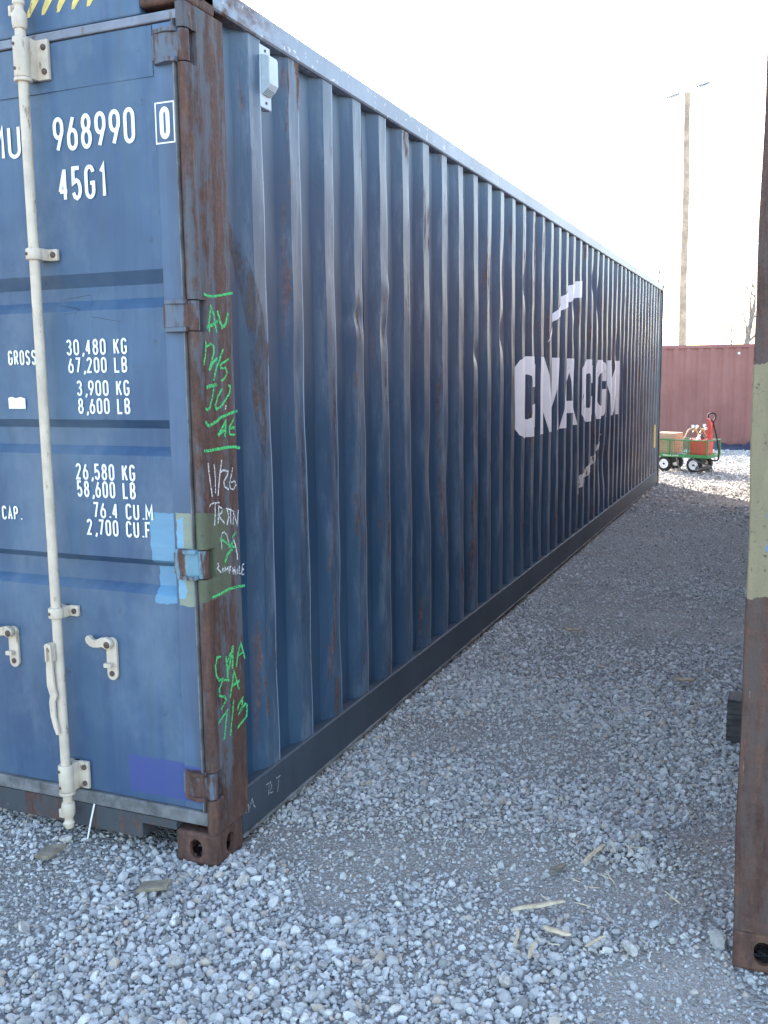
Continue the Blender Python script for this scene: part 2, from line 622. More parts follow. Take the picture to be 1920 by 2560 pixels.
def stone_mesh(name, seed, sub=2, cuts=9, el=(1, .8, .62)):
    r = random.Random(seed)
    bm = bmesh.new()
    bmesh.ops.create_icosphere(bm, subdivisions=sub, radius=1)
    for _ in range(cuts):
        n = Vector((r.gauss(0, 1), r.gauss(0, 1), r.gauss(0, 1))).normalized()
        d = r.uniform(.42, .78)
        for v in bm.verts:
            k = v.co.dot(n) - d
            if k > 0:
                v.co -= n * k
    for v in bm.verts:
        v.co *= 1 + r.uniform(-.04, .04)
        v.co = Vector((v.co.x * el[0], v.co.y * el[1], v.co.z * el[2]))
    me = bpy.data.meshes.new(name)
    bm.to_mesh(me)
    bm.free()
    me.materials.append(M_STONE)
    return me


pool = bpy.data.collections.new('stone_shapes')
for k in range(14):
    r = random.Random(k + 50)
    me = stone_mesh('stone_shape', 100 + k, 2, r.randint(6, 9), (1.1, r.uniform(.66, 1.0), r.uniform(.55, .85)))
    pool.objects.link(bpy.data.objects.new('stone_shape_%02d' % k, me))

P, S = [], []


def scatter(x0, x1, y0, y1, sp, rad, sig, coarse=True, lift=0., keep=1.):
    nx_, ny_ = int((x1 - x0) / sp), int((y1 - y0) / sp)
    gx, gy = np.meshgrid(np.arange(nx_), np.arange(ny_))
    x = x0 + (gx.ravel() + rng.uniform(0, 1, gx.size)) * sp
    y = y0 + (gy.ravel() + rng.uniform(0, 1, gx.size)) * sp
    b = bare(x, y)
    u = rng.uniform(0, 1, x.size)
    ok = u < (keep * (1 - .84 * b) if coarse else keep * (.3 + .7 * b))
    ok &= ~((x < -.035) & (y > .11) & (y < 12.15) & (x > -2.4))
    ok &= ~((x > 1.67) & (y > .10) & (y < 12.2) & (x < 4.06))
    x, y, b = x[ok], y[ok], b[ok]
    r = np.clip(rad * np.exp(rng.normal(0, sig, x.size)), rad * .4, rad * 2.4)
    if coarse:
        r *= 1 - .45 * np.minimum(1, b * 1.3)
    z = hgt(x, y) + r * (rng.uniform(-.3, .35, x.size) - .45 * b if coarse else rng.uniform(-.15, .55, x.size)) + lift * rng.uniform(.3, 1, x.size) * (1 - b)
    P.append(np.stack([x, y, z], 1))
    S.append(r)


scatter(-1.15, 1.9, -1.05, 2.4, .0150, .0088, .46)
scatter(-1.15, 1.9, -1.05, 2.4, .0195, .0096, .46, lift=.006, keep=.75)
scatter(-.2, 1.8, -.5, 1.7, .0125, .0042, .35, coarse=False, keep=.55)
scatter(-.03, 1.68, 2.4, 8.0, .0200, .0098, .38)
scatter(-.03, 1.68, 2.4, 9.5, .021, .0068, .42, coarse=False, keep=.9)
scatter(-.2, 1.8, -.6, 2.4, .023, .0066, .45, coarse=False, keep=.85)
scatter(-3, 5, 8.0, 19, .055, .018, .35)
scatter(-4.0, -1.2, -2.2, .2, .035, .018, .3)
scatter(1.95, 5.0, -3.0, .1, .035, .018, .3)
scatter(-1.2, 1.95, -1.8, -1.1, .03, .016, .3)
P, S = np.concatenate(P), np.concatenate(S)
n = len(S)
pm = bpy.data.meshes.new('gravel')
pm.vertices.add(n)
pm.vertices.foreach_set('co', P.astype(np.float32).ravel())
a = pm.attributes.new('rot', 'FLOAT_VECTOR', 'POINT')
a.data.foreach_set('vector', (rng.uniform(-1, 1, (n, 3)) * [1.0, 1.0, 3.14]).astype(np.float32).ravel())
a = pm.attributes.new('scl', 'FLOAT_VECTOR', 'POINT')
a.data.foreach_set('vector', (S[:, None] * rng.uniform(.85, 1.15, (n, 3))).astype(np.float32).ravel())
a = pm.attributes.new('idx', 'INT', 'POINT')
a.data.foreach_set('value', rng.integers(0, 14, n).astype(np.int32))
a = pm.attributes.new('tint', 'FLOAT', 'POINT')
a.data.foreach_set('value', rng.uniform(0, 1, n).astype(np.float32))
gravel = link('gravel', pm)
tag(gravel, 'loose crushed pale limestone gravel covering the yard', 'gravel', kind='stuff')
nt = bpy.data.node_groups.new('gravel_instances', 'GeometryNodeTree')
nt.interface.new_socket('Geometry', in_out='INPUT', socket_type='NodeSocketGeometry')
nt.interface.new_socket('Geometry', in_out='OUTPUT', socket_type='NodeSocketGeometry')
gi, go = nt.nodes.new('NodeGroupInput'), nt.nodes.new('NodeGroupOutput')
iop = nt.nodes.new('GeometryNodeInstanceOnPoints')
ci = nt.nodes.new('GeometryNodeCollectionInfo')
ci.inputs['Collection'].default_value = pool
ci.inputs['Separate Children'].default_value = True
ci.inputs['Reset Children'].default_value = True


def named(nm, typ):
    nd = nt.nodes.new('GeometryNodeInputNamedAttribute')
    nd.data_type = typ
    nd.inputs['Name'].default_value = nm
    return next(o for o in nd.outputs if o.enabled and o.name == 'Attribute')


e2r = nt.nodes.new('FunctionNodeEulerToRotation')
L_ = nt.links.new
L_(gi.outputs[0], iop.inputs['Points'])
L_(ci.outputs[0], iop.inputs['Instance'])
iop.inputs['Pick Instance'].default_value = True
L_(named('idx', 'INT'), iop.inputs['Instance Index'])
L_(named('rot', 'FLOAT_VECTOR'), e2r.inputs[0])
L_(e2r.outputs[0], iop.inputs['Rotation'])
L_(named('scl', 'FLOAT_VECTOR'), iop.inputs['Scale'])
L_(iop.outputs[0], go.inputs[0])
md = gravel.modifiers.new('instances', 'NODES')
md.node_group = nt


# ------------------------------------------------------------------ materials of the containers
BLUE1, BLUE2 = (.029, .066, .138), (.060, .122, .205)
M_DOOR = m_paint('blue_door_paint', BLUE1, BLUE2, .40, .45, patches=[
    ((-.219, -.112, 1.045, 1.216), (.13, .29, .42), .016),
    ((-.212, -.112, .908, 1.029), (.12, .28, .43), .026),
    ((-.354, -.03, .222, .357), (.045, .062, .215), .010)], grime=.45, fade=.6)
M_STILE = m_paint('blue_grey_stile_paint', (.055, .085, .14), (.085, .15, .26), .3, .5, patches=[
    ((-.112, -.04, .908, 1.219), (.25, .28, .20), .01),
    ((-.112, -.085, .93, 1.2), (.15, .33, .5), .03),
    ((-.354, -.03, .222, .35), (.045, .062, .215), .010)], grime=.75)
M_SIDE = m_paint('blue_side_paint', (.017, .046, .090), (.028, .068, .124), .22, .35, edge=(.17, .215, .27), grime=.35)  # edge tint: chalked blue, lightened to carry the sky's reflection
M_RAIL = m_paint('grey_blue_rail_paint', (.030, .041, .056), (.048, .066, .088), .65, .55, grime=.6)
M_TOPRAIL = m_paint('scuffed_top_rail_paint', (.17, .21, .27), (.27, .32, .39), .55, .42, grime=.5, rusty_to=1.5)
M_POST = m_rust('rusty_post', (.10, .11, .13), .53, patches=[((-1, .15, .93, 1.22), (.13, .14, .09), .03)], zgrad=.03)
M_CAST = m_rust('rusty_casting', (.10, .06, .04), .62)
M_HINGE = m_rust('hinge_steel', (.12, .16, .21), .52)
M_HINGE2 = m_rust('hinge_blue_patched', (.16, .30, .38), .52)
M_SILL = m_rust('rusty_dark_sill', (.05, .066, .08), .47)
M_CREAM = m_plain('cream_bar_paint', (.54, .45, .355), .5, 0, .16, 11, .15, (.26, .19, .13))
M_BOLT = m_plain('rusty_bolt', (.11, .07, .055), .7, .2, .4, 60)
M_SEAL = m_plain('grey_dusty_seal', (.155, .155, .16), .85, 0, .5, 9, .3, (.075, .062, .055))
M_HEAD = m_plain('lilac_grey_band', (.19, .21, .265), .6, 0, .2, 10, 0, (.13, .10, .09))
M_WHITE = m_plain('white_lettering', (.80, .80, .80), .5, 0, .06, 30)
M_LOGO = m_flake('white_logo_paint', (.92, .91, .92), .325, 16, .5, .02, (1, 1, .3))
M_LOGO2 = m_flake('scraped_logo_paint', (.72, .69, .66), .45, 14, .5, .03, (1, 1, .6))
M_GREEN = m_flake('green_chalk', (.10, .62, .20), .44, 150, .9, .12)
M_CHALK = m_flake('white_chalk', (.78, .77, .78), .45, 170, .9, .12)
M_FAINT = m_flake('faint_white_chalk', (.5, .5, .52), .46, 200, .9, .08)
M_YEL = m_plain('yellow_marking', (.66, .50, .13), .5, 0, .25, 14, 0, (.2, .12, .06))
M_VENT = m_plain('pale_grey_plastic', (.48, .54, .58), .5, 0, .1, 20)
M_BLACK = m_plain('black_rubber', (.018, .018, .019), .75, 0, .3, 20)

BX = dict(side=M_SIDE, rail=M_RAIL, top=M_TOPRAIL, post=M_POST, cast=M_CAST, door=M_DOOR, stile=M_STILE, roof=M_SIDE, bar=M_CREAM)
_r = m_paint('red_container_paint', (.255, .098, .082), (.31, .13, .108), .42, .5, grime=.25)
_rr = m_paint('red_rail_paint', (.27, .10, .09), (.33, .14, .125), .45, .5, grime=.3)
RX = dict(side=_r, rail=_rr, top=_rr, post=_rr, cast=_rr, door=_r, stile=_rr, roof=_r, bar=_rr)
_b = m_paint('brown_container_paint', (.105, .065, .055), (.14, .085, .07), .5, .5, edge=(.2, .15, .13), grime=.3)
_bp = m_rust('brown_bent_post', (.085, .064, .057), .53, patches=[((-.3, .3, 1.065, 1.674), (.29, .245, .15), .05), ((-.13, -.055, 1.18, 1.32), (.17, .24, .36), .05), ((-.12, -.085, 1.02, 1.12), (.12, .19, .38), .04)], ax=(0, 2), rough=.62)
DX = dict(side=_b, rail=_b, top=_b, post=_bp, cast=m_rust('brown_casting', (.13, .07, .045), .5), door=_b, stile=_b, roof=_b, bar=_b)

# ------------------------------------------------------------------ corner casting (hollow, slotted)
W_, H_, LEN = 2.438, 2.896, 12.192


def cyl_slot(axis, w, h, depth):
    b = MB()
    pts = arc(0, (h - w) / 2, w / 2, w / 2, 0, 180) + arc(0, -(h - w) / 2, w / 2, w / 2, 180, 360)
    if axis == 'y':
        b.prism(pts, -depth, depth, lambda u, v, a: (u, a, v))
    elif axis == 'x':
        b.prism(pts, -depth, depth, lambda u, v, a: (a, u, v))
    else:
        b.prism(pts, -depth, depth, lambda u, v, a: (u, v, a))
    return b.mesh('cut', None)


def boolean(me, cutters, name):
    o = link(name, me)
    tmp = [link('cut', c) for c in cutters]
    for c in tmp:
        m = o.modifiers.new('b', 'BOOLEAN')
        m.operation = 'DIFFERENCE'
        m.solver = 'EXACT'
        m.object = c
    dg = bpy.context.evaluated_depsgraph_get()
    res = bpy.data.meshes.new_from_object(o.evaluated_get(dg))
    for c in tmp + [o]:
        bpy.data.objects.remove(c)
    res.name = name
    return res


cast_me = boolean(MB().box(-.081, .081, -.089, .089, -.059, .059).mesh('c', None, .012, None, 3),
                  [MB().box(-.066, .066, -.073, .073, -.045, .045).mesh('c', None),
                   cyl_slot('y', .05, .07, .2), cyl_slot('x', .05, .07, .2), cyl_slot('z', .062, .1, .2)], 'corner_casting')


def casting(parent, mat, x, y, z):
    me = cast_me.copy()
    me.materials.clear()
    me.materials.append(mat)
    o = link('corner_casting', me, parent)
    o.location = (x, y, z)
    return o


# ------------------------------------------------------------------ corrugated sheet
E0, PER, XO, XI = .477, .2838, -.012, -.048


def corr_breaks(y0, y1):
    ys = {y0, y1}
    k = math.floor((y0 - E0) / PER) - 1
    while E0 + k * PER < y1 + PER:
        e = E0 + k * PER
        for b in (e - .08, e - .055, e - .025, e - .0065, e - .004, e, e + .06, e + .102, e + .1438):
            if y0 < b < y1:
                ys.add(b)
        k += 1
    return sorted(ys)


def corr_x(y):
    t = (y - E0 + .08) % PER
    if t < .08:
        return XO
    if t < .14:
        return XO + (XI - XO) * (t - .08) / .06
    if t < .2238:
        return XI
    return XI + (XO - XI) * (t - .2238) / .06


DENTS = [(.72, 1.55, .05, .35, .012), (1.27, 1.905, .05, .045, .016), (1.27, 1.86, .05, .09, -.007), (1.58, 1.86, .05, .07, .013), (1.60, 2.05, .06, .05, -.008), (2.2, 1.1, .06, .2, .01),
         (2.45, 1.0, .05, .16, .012), (3.02, 1.78, .05, .05, .02), (3.30, 2.08, .05, .28, .014), (3.6, 1.92, .07, .10, .028), (3.62, 2.3, .05, .2, .014), (4.17, 2.28, .05, .10, .022), (4.45, 2.0, .05, .2, .012),
         (5.3, 1.4, .05, .3, .012), (5.85, 2.25, .06, .08, .02), (5.9, 2.0, .05, .12, .016), (6.7, 2.5, .05, .1, .02), (7.0, 2.35, .05, .15, .022),
         (7.3, .8, .2, .3, .02), (7.6, .7, .15, .2, .024), (8.1, 1.9, .05, .12, .02), (8.7, 1.5, .05, .4, .014), (9.4, 2.0, .1, .15, .014), (10.1, 1.2, .06, .3, .016), (1.04, .6, .05, .2, .008), (4.7, .6, .05, .3, .012)]


def dent(y, z, on=True):
    d = 0
    if on:
        for a, b, ry, rz, k in DENTS:
            q = ((y - a) / ry) ** 2 + ((z - b) / rz) ** 2
            if q < 9:
                d -= k * math.exp(-q)
        d += .0022 * math.sin(z * 5.1 + y * 3.3) * math.sin(y * 1.7 + z * 1.1) + .0012 * math.sin(z * 13 + y * 21)
    return d


def corrugated(name, mat, parent, a0, a1, z0, z1, fn, nz=8, dents=False):
    ys = corr_breaks(a0, a1)
    zs = [z0 + (z1 - z0) * k / nz for k in range(nz + 1)]
    V = []
    w = []
    for z in zs:
        for y in ys:
            V.append(fn(corr_x(y) + dent(y, z, dents), y, z))
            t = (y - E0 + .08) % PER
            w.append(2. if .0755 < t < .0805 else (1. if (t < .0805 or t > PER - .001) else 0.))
    n_ = len(ys)
    F = [(j * n_ + i, j * n_ + i + 1, (j + 1) * n_ + i + 1, (j + 1) * n_ + i) for j in range(nz) for i in range(n_ - 1)]
    me = bpy.data.meshes.new(name)
    me.from_pydata(V, [], F)
    at_ = me.attributes.new('wear_sheen', 'FLOAT', 'POINT')
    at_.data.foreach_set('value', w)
    me.materials.append(mat)
    if dents:
        me.shade_smooth()
        me.set_sharp_from_angle(angle=math.radians(17))
    return link(name, me, parent)


def ring_post(name, mat, parent, prof, zs, fn, disp=0., bevel=0.):
    """Post of a given outline, ringed so it can carry dings."""
    b = MB()
    n_ = len(prof)
    for z in zs:
        for u, v in prof:
            d = disp * (math.sin(z * 4.3 + u * 30) * .6 + math.sin(z * 11.7 + v * 25) * .4)
            b.v.append(fn(u + d, v, z))
    for k in range(len(zs) - 1):
        for j in range(n_):
            a, c = k * n_ + j, k * n_ + (j + 1) % n_
            b.f.append((a, c, c + n_, a + n_))
    b.f.append(tuple(range(n_))[::-1])
    b.f.append(tuple(range((len(zs) - 1) * n_, len(zs) * n_)))
    return b.build(name, mat, parent, bevel, 40)


HINGES = (2.655, 1.85, 1.052, .29)
FULL = arc(-.02, .02, .02, .02, 180, 360, 8) + [(.0, .038), (-.004, .047), (.0, .058), (0, .205), (-.003, .222), (-.012, .228), (-.06, .228), (-.06, .10), (-.04, .10)]
NOTCH = [(-.04, .064), (-.004, .064), (0, .066), (0, .075), (0, .205), (-.003, .222), (-.012, .228), (-.06, .228), (-.06, .10), (-.04, .10)]


def door_post(parent, mat, mirror, H):
    f = (lambda x: -W_ - x) if mirror else (lambda x: x)
    b = MB()
    z = .118
    segs = []
    for h in sorted(HINGES):
        segs += [(z, h - .05, FULL), (h - .05, h + .05, NOTCH)]
        z = h + .05
    segs.append((z, H - .118, FULL))
    for z0, z1, pr in segs:
        b.prism(pr, z0, z1, lambda u, v, a: (f(u), v, a))
    return b.build('corner_post', mat, parent, 0, 35)


# ------------------------------------------------------------------ a door leaf with its hardware
def make_door(parent, MT, mirror, H, fancy):
    f = (lambda x: -W_ - x) if mirror else (lambda x: x)
    xl, xr = -1.213, -.043
    il, ir = -1.105, -.122
    z0, z1 = .198, H - .168
    grooves = [(1.880, 1.915, 1.958, 2.0), (1.403, 1.432, 1.492, 1.521), (.935, .963, 1.03, 1.055)]
    prof = [(z0, .014)]
    for a, b_, c, d in sorted(grooves):
        prof += [(a, .014), (b_, .046), (c, .046), (d, .014)]
    prof.append((z1, .014))
    b = MB()
    nxs = 24
    for k in range(len(prof) - 1):
        (za, ya), (zb, yb) = prof[k], prof[k + 1]
        nz = max(1, int((zb - za) / .08))
        for j in range(nz):
            for i in range(nxs):
                xs_ = [il + (ir - il) * (i + q) / nxs for q in (0, 1)]
                q = []
                for x, t in ((xs_[0], j / nz), (xs_[1], j / nz), (xs_[1], (j + 1) / nz), (xs_[0], (j + 1) / nz)):
                    z = za + (zb - za) * t
                    y = ya + (yb - ya) * t + .0022 * math.sin(x * 9 + 1) * math.sin(z * 5.3)
                    q.append((f(x), y, z))
                b.face(q)
    for a, b_, c, d in grooves:        # closed groove ends
        for x in (il, ir):
            b.face([(f(x), .0135, a), (f(x), .05, b_), (f(x), .05, c), (f(x), .0135, d)])
    bm = bmesh.new()
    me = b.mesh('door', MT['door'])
    bm.from_mesh(me)
    bmesh.ops.remove_doubles(bm, verts=bm.verts, dist=1e-5)
    bm.to_mesh(me)
    bm.free()
    me.shade_smooth()
    me.set_sharp_from_angle(angle=math.radians(22))
    door = link('door', me, parent)
    for x0, x1 in ((xl, il), (ir, xr)):
        s = sorted((f(x0), f(x1)))
        MB().box(s[0], s[1], .0095, .06, z0, z1).build('door_frame', MT['stile'], door, .003)
    s = sorted((f(il + .3), f(ir - .004)))
    MB().box(s[0], s[1], .0108, .03, 2.578, z1 - .002).build('stiffener_plate', MT['door'], door, .001)
    s = sorted((f(xl - .004), f(-.03)))
    MB().box(s[0], s[1], .0, .03, .146, z0 - .003).build('bottom_seal', M_SEAL if fancy else MT['stile'], door, .006)
    MB().box(s[0], s[1], .004, .03, z1 + .003, z1 + .031).build('top_seal', M_HEAD if fancy else MT['stile'], door, .004)
    if fancy:
        s = sorted((f(-.0445), f(-.0405)))
        MB().box(s[0], s[1], -.004, .03, z0, z1).build('side_seal', M_SEAL, door, .001)
    # hinges
    for i, hz in enumerate(HINGES):
        mt = (M_HINGE2 if i == 2 else M_HINGE) if fancy else MT['stile']
        h = MB().lathe([(.019, -.046), (.0195, -.04), (.0195, .04), (.019, .046)], (f(-.02), .02, hz), (0, 0, 1), 18)
        hb = h.build('hinge', mt, door, 0, 40)
        q = MB()
        q.prism([(-.124, .010), (-.124, .006), (-.105, -.008), (-.06, -.012), (-.024, .003), (-.024, .018)], hz - .036, hz + .036, lambda u, v, a: (f(u), v, a))
        for e in (-1, 1):
            q.prism([(-.118, .010), (-.11, -.006), (-.06, -.02), (-.03, -.012), (-.03, .018)], hz + e * .036, hz + e * .050, lambda u, v, a: (f(u), v, a))
        q.build('hinge_blade', mt, hb, .003)
    # locking bars
    for bi, bx in enumerate((-.585, -1.08)):
        by = -.045
        m = MT['bar']
        bar = MB()
        bar.tube([(f(bx), by, .12), (f(bx), by, H - .11)], .0168, 16)
        bo = bar.build('locking_bar', m, door, 0, 40)
        for zc, sg in ((H - .085, 1), (.115, -1)):
            c = MB()
            c.lathe([(.021, -.05 * sg), (.024, -.035 * sg), (.024, -.005 * sg), (.015, .008 * sg), (.015, .02 * sg), (.020, .026 * sg), (.016, .045 * sg), (.011, .05 * sg)][::sg], (f(bx), by, zc), (0, 0, 1), 14)
            s = sorted((f(bx - .012), f(bx - .034)))
            c.box(s[0], s[1], by - .012, by + .02, zc - .01, zc + .022)
            c.build('cam', m, door, .002, 40)
        for zc, hh, fl in ((2.675, .062, .068), (2.064, .019, .058), (.856, .019, .058), (.255, .05, .062)):
            c = MB()
            c.lathe([(.0245, -hh), (.0265, -hh + .004), (.0265, hh - .004), (.0245, hh)], (f(bx), by, zc), (0, 0, 1), 18)
            if hh > .04:
                c.lathe([(.0285, -hh - .012), (.0285, -hh)], (f(bx), by, zc), (0, 0, 1), 18)
            s = sorted((f(bx - .005), f(bx + fl)))
            c.box(s[0], s[1], -.004, .0105, zc - hh, zc + hh)
            s = sorted((f(bx - .024), f(bx + .024)))
            c.box(s[0], s[1], by + .006, .0105, zc - hh, zc + hh)
            br = c.build('bar_bracket', m, door, .003, 40)
            for zz in ((zc + hh * .6, zc - hh * .6) if hh > .04 else (zc,)):
                bb = MB()
                bb.lathe([(.0095, 0), (.0095, .005), (.006, .008)], (f(bx + fl - .015), -.004, zz), (0, -1, 0), 10)
                bb.build('bolt', M_BOLT, door)
                bb = MB()
                bb.lathe([(.0055, 0), (.0055, .002)], (f(bx - .008), by - .0255, zz), (0, -1, 0), 8)
                bb.build('bolt', M_BOLT, door)
        # handle: hub clasp and lever hanging beside the bar
        h = MB()
        hx = bx - .010
        pr = [(-.013, .0), (-.013, .045)] + arc(0, .05, .016, .016, 160, 20, 6) + [(.016, .0), (.009, .0), (.008, .045), (0, .053), (-.007, .045), (-.007, .0)]
        h.prism(pr, by - .045, by - .02, lambda u, v, a: (f(hx + u), a, .69 + v))
        ctr = [(hx - .004, .725), (hx - .007, .66), (hx - .006, .60), (hx + .004, .565), (hx - .005, .54), (hx - .004, .49), (hx + .005, .45), (hx + .012, .425)]
        wd = [.012, .014, .016, .015, .012, .010, .009, .006]
        left = [(x - w_, z) for (x, z), w_ in zip(ctr, wd)]
        right = [(x + w_, z) for (x, z), w_ in zip(ctr, wd)]
        h.prism(left + right[::-1], by - .034, by - .024, lambda u, v, a: (f(u), a, v))
        h.build('handle', m, door, .002)
        # catch plate on the door
        cx = bx + .188 if bi == 0 else bx + .245
        c = MB()
        st = arc(0, .055, .0215, .0215, 0, 180, 8) + arc(0, -.055, .0215, .0215, 180, 360, 8)
        c.prism(st, .0015, .0135, lambda u, v, a: (f(cx + u), a, .697 + v))
        cp = c.build('handle_catch', m, door, .002)
        a = MB()
        path = [(-.094, .012), (-.088, .024), (-.075, .026), (-.066, .014), (-.05, .012), (-.03, .022), (-.008, .026), (.012, .016), (.016, 0), (.008, -.014), (-.008, -.016), (-.022, -.010), (-.04, -.014), (-.058, -.016), (-.075, -.012), (-.09, .0)]
        a.prism(path, -.020, -.003, lambda u, v, q_: (f(cx + u), q_, .752 + v))
        a.build('catch_hook', m, cp, .003)
        a = MB()
        a.box(*sorted((f(cx - .022), f(cx + .008))), -.018, .0, .668, .684)
        a.build('catch_tongue', m, cp, .003)
        a = MB()
        a.lathe([(.012, 0), (.012, .004), (.007, .007)], (f(cx), -.019, .752), (0, -1, 0), 12)
        a.build('bolt', M_BOLT, cp)
        a = MB()
        a.lathe([(.010, 0), (.010, .003), (.006, .005)], (f(cx), .001, .645), (0, -1, 0), 12)
        a.build('bolt', M_BOLT, cp)
    return door


# ------------------------------------------------------------------ a whole container
def make_container(name, loc, rz, MT, H, L, fancy=False, nz=6, door_end=True):
    root = empty(name, loc, rz)
    for x in (-.081, -W_ + .081):
        for y in (.089, L - .089):
            for z in (.059, H - .059):
                casting(root, MT['cast'], x, y, z)
    parts = {'root': root}
    # posts
    parts['post'] = door_post(root, MT['post'], False, H)
    door_post(root, MT['post'], True, H)
    fp = [(-.155, L - .012), (-.15, L), (-.012, L), (-.003, L - .003), (0, L - .012), (0, L - .11), (-.03, L - .11), (-.03, L - .03), (-.155, L - .03)]
    zs = list(np.linspace(.118, H - .118, 48))
    ring_post('corner_post', MT['post'], root, fp, zs, lambda u, v, a: (u, v, a), .0035)
    ring_post('corner_post', MT['post'], root, fp, zs, lambda u, v, a: (-W_ - u, v, a), .0035)
    # rails
    for f, nm in ((lambda x: x, 0), (lambda x: -W_ - x, 1)):
        b = MB()
        b.prism([(-.003, .045), (-.003, .200), (-.008, .206), (-.075, .206), (-.075, .198), (-.012, .196), (-.012, .045)], .178, L - .178, lambda u, v, a: (f(u), a, v))
        bo = b.build('bottom_rail', MT['rail'], root)
        b = MB()
        b.prism([(.002, .028), (.002, .040), (-.06, .040), (-.06, .028)], .18, L - .18, lambda u, v, a: (f(u), a, v))
        b.build('rail_flange', M_SEAL if fancy else MT['rail'], bo, .002)
        b = MB()
        b.prism([(0, H - .084), (0, H - .012), (-.006, H - .005), (-.055, H - .005), (-.06, H - .012), (-.06, H - .084), (-.055, H - .09), (-.006, H - .09)], .12, L - .12, lambda u, v, a: (f(u), a, v))
        b.build('top_rail', MT['top'], root)
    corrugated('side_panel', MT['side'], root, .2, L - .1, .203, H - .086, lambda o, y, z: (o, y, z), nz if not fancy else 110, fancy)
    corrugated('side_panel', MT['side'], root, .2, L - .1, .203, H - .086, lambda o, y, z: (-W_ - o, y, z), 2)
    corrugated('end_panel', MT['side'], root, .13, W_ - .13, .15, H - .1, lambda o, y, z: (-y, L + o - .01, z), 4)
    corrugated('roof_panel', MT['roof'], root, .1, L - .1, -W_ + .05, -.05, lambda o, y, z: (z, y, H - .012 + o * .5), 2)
    MB().box(-W_ + .01, -.01, .1, L - .1, .19, .2).build('floor_panel', MT['rail'], root)
    MB().box(-W_ + .162, -.162, L - .1, L - .004, .03, .15).build('end_sill', MT['rail'], root, .004)
    MB().box(-W_ + .162, -.162, L - .08, L - .004, H - .1, H - .01).build('end_header', MT['top'], root, .004)
    # door end
    b = MB()
    b.box(-W_ + .162, -.162, .006, .1, H - .135, H - .008)
    hd = b.build('door_header', MT['door'], root, .006)
    b = MB()
    b.prism([(-W_ + .162, .142), (-.162, .142), (-.162, .11), (-.306, .11), (-.306, .055), (-W_ + .306, .055), (-W_ + .306, .11), (-W_ + .162, .11)], .006, .12, lambda u, v, a: (u, a, v))
    parts['sill'] = b.build('door_sill', M_SILL if fancy else MT['rail'], root, .003)
    parts['door'] = make_door(root, MT, False, H, fancy)
    make_door(root, MT, True, H, False if not fancy else True)
    parts['header'] = hd
    return parts


blue = make_container('shipping_container', (0, 0, 0), 0, BX, H_, LEN, True)
tag(blue['root'], 'long blue shipping container with white company lettering and rusty corner post', 'container', 'shipping containers in the yard')
brown = make_container('shipping_container', (1.645, .063 + LEN, 0), PI, DX, H_, LEN)
brown['root'].rotation_euler.y = math.radians(.29)
tag(brown['root'], 'brown shipping container on the right with a cream painted band on its post', 'container', 'shipping containers in the yard')
red = make_container('shipping_container', (-5.5, 21.9, -.31), -PI / 2, RX, 2.591, LEN)
tag(red['root'], 'faded red shipping container standing crosswise at the end of the gap', 'container', 'shipping containers in the yard')
b = MB()
b.lathe([(.03, 0), (.03, .003)], (-.010, 6.13, 2.37), (1, 0, 0), 16)
b.build('round_sticker', M_WHITE, red['root'])

# lettering on the blue door
door = blue['door']


def door_text(s, x0, x1, z0, z1, y=.0128, t=.16, gap=.34):
    text_parts(s, x0, x1, z0, z1, lambda u, v, d: (u, y - d, v), t, gap, M_WHITE, door)


for s, x0, x1, z0, z1 in (("30,480 KG", -.523, -.275, 1.735, 1.788), ("67,200 LB", -.519, -.277, 1.676, 1.728), ("3,900 KG", -.489, -.273, 1.600, 1.652),
                          ("8,600 LB", -.487, -.273, 1.540, 1.593), ("26,580 KG", -.513, -.267, 1.317, 1.373), ("58,600 LB", -.512, -.268, 1.257, 1.314),
                          ("76.4 CU.M", -.449, -.203, 1.187, 1.242), ("2,700 CU.F", -.479, -.214, 1.127, 1.183), ("GROSS", -.778, -.655, 1.706, 1.757), ("CAP.", -.853, -.764, 1.163, 1.213)):
    door_text(s, x0, x1, z0, z1, .0108, .13, .30)
door_text("968990", -.526, -.203, 2.389, 2.498, .0108, .118, .30)
door_text("45G1", -.517, -.316, 2.233, 2.340, .0108, .118, .30)
door_text("MU", -.80, -.664, 2.386, 2.492, .0108, .118, .30)
b = MB()
text_one(b, "0", -.108, -.071, 2.388, 2.484, lambda u, v, d: (u, .0082 - d, v), .15)
b.build('letter', M_WHITE, door)
b = MB()
ribbon(b, [(-.122, 2.377), (-.055, 2.377), (-.055, 2.496), (-.122, 2.496)], .0022, lambda u, v, d: (u, .0082, v), 0, True)
b.build('letter_border', M_WHITE, door)
b = MB()
b.face([(-.789, .0108, 1.557), (-.714, .0108, 1.557), (-.714, .0108, 1.592), (-.735, .0108, 1.597), (-.755, .0108, 1.593), (-.775, .0108, 1.598), (-.789, .0108, 1.594)])
b.build('paint_patch', M_WHITE, door)
for k in range(5):
    x = -.60 + k * .06
    b = MB()
    b.face([(x, .0052, 2.812), (x + .012, .0052, 2.812), (x + .075, .0052, 2.885), (x + .035, .0052, 2.885), (x + .004, .0052, 2.83)])
    b.build('height_warning_stripe', M_YEL, blue['header'])

# company name and swoosh on the long side, following the corrugation
side_panel = [o for o in blue['root'].children if o.name.startswith('side_panel')][0]


def on_side(y, z):
    return (corr_x(y) + dent(y, z) + .0022, y, z)


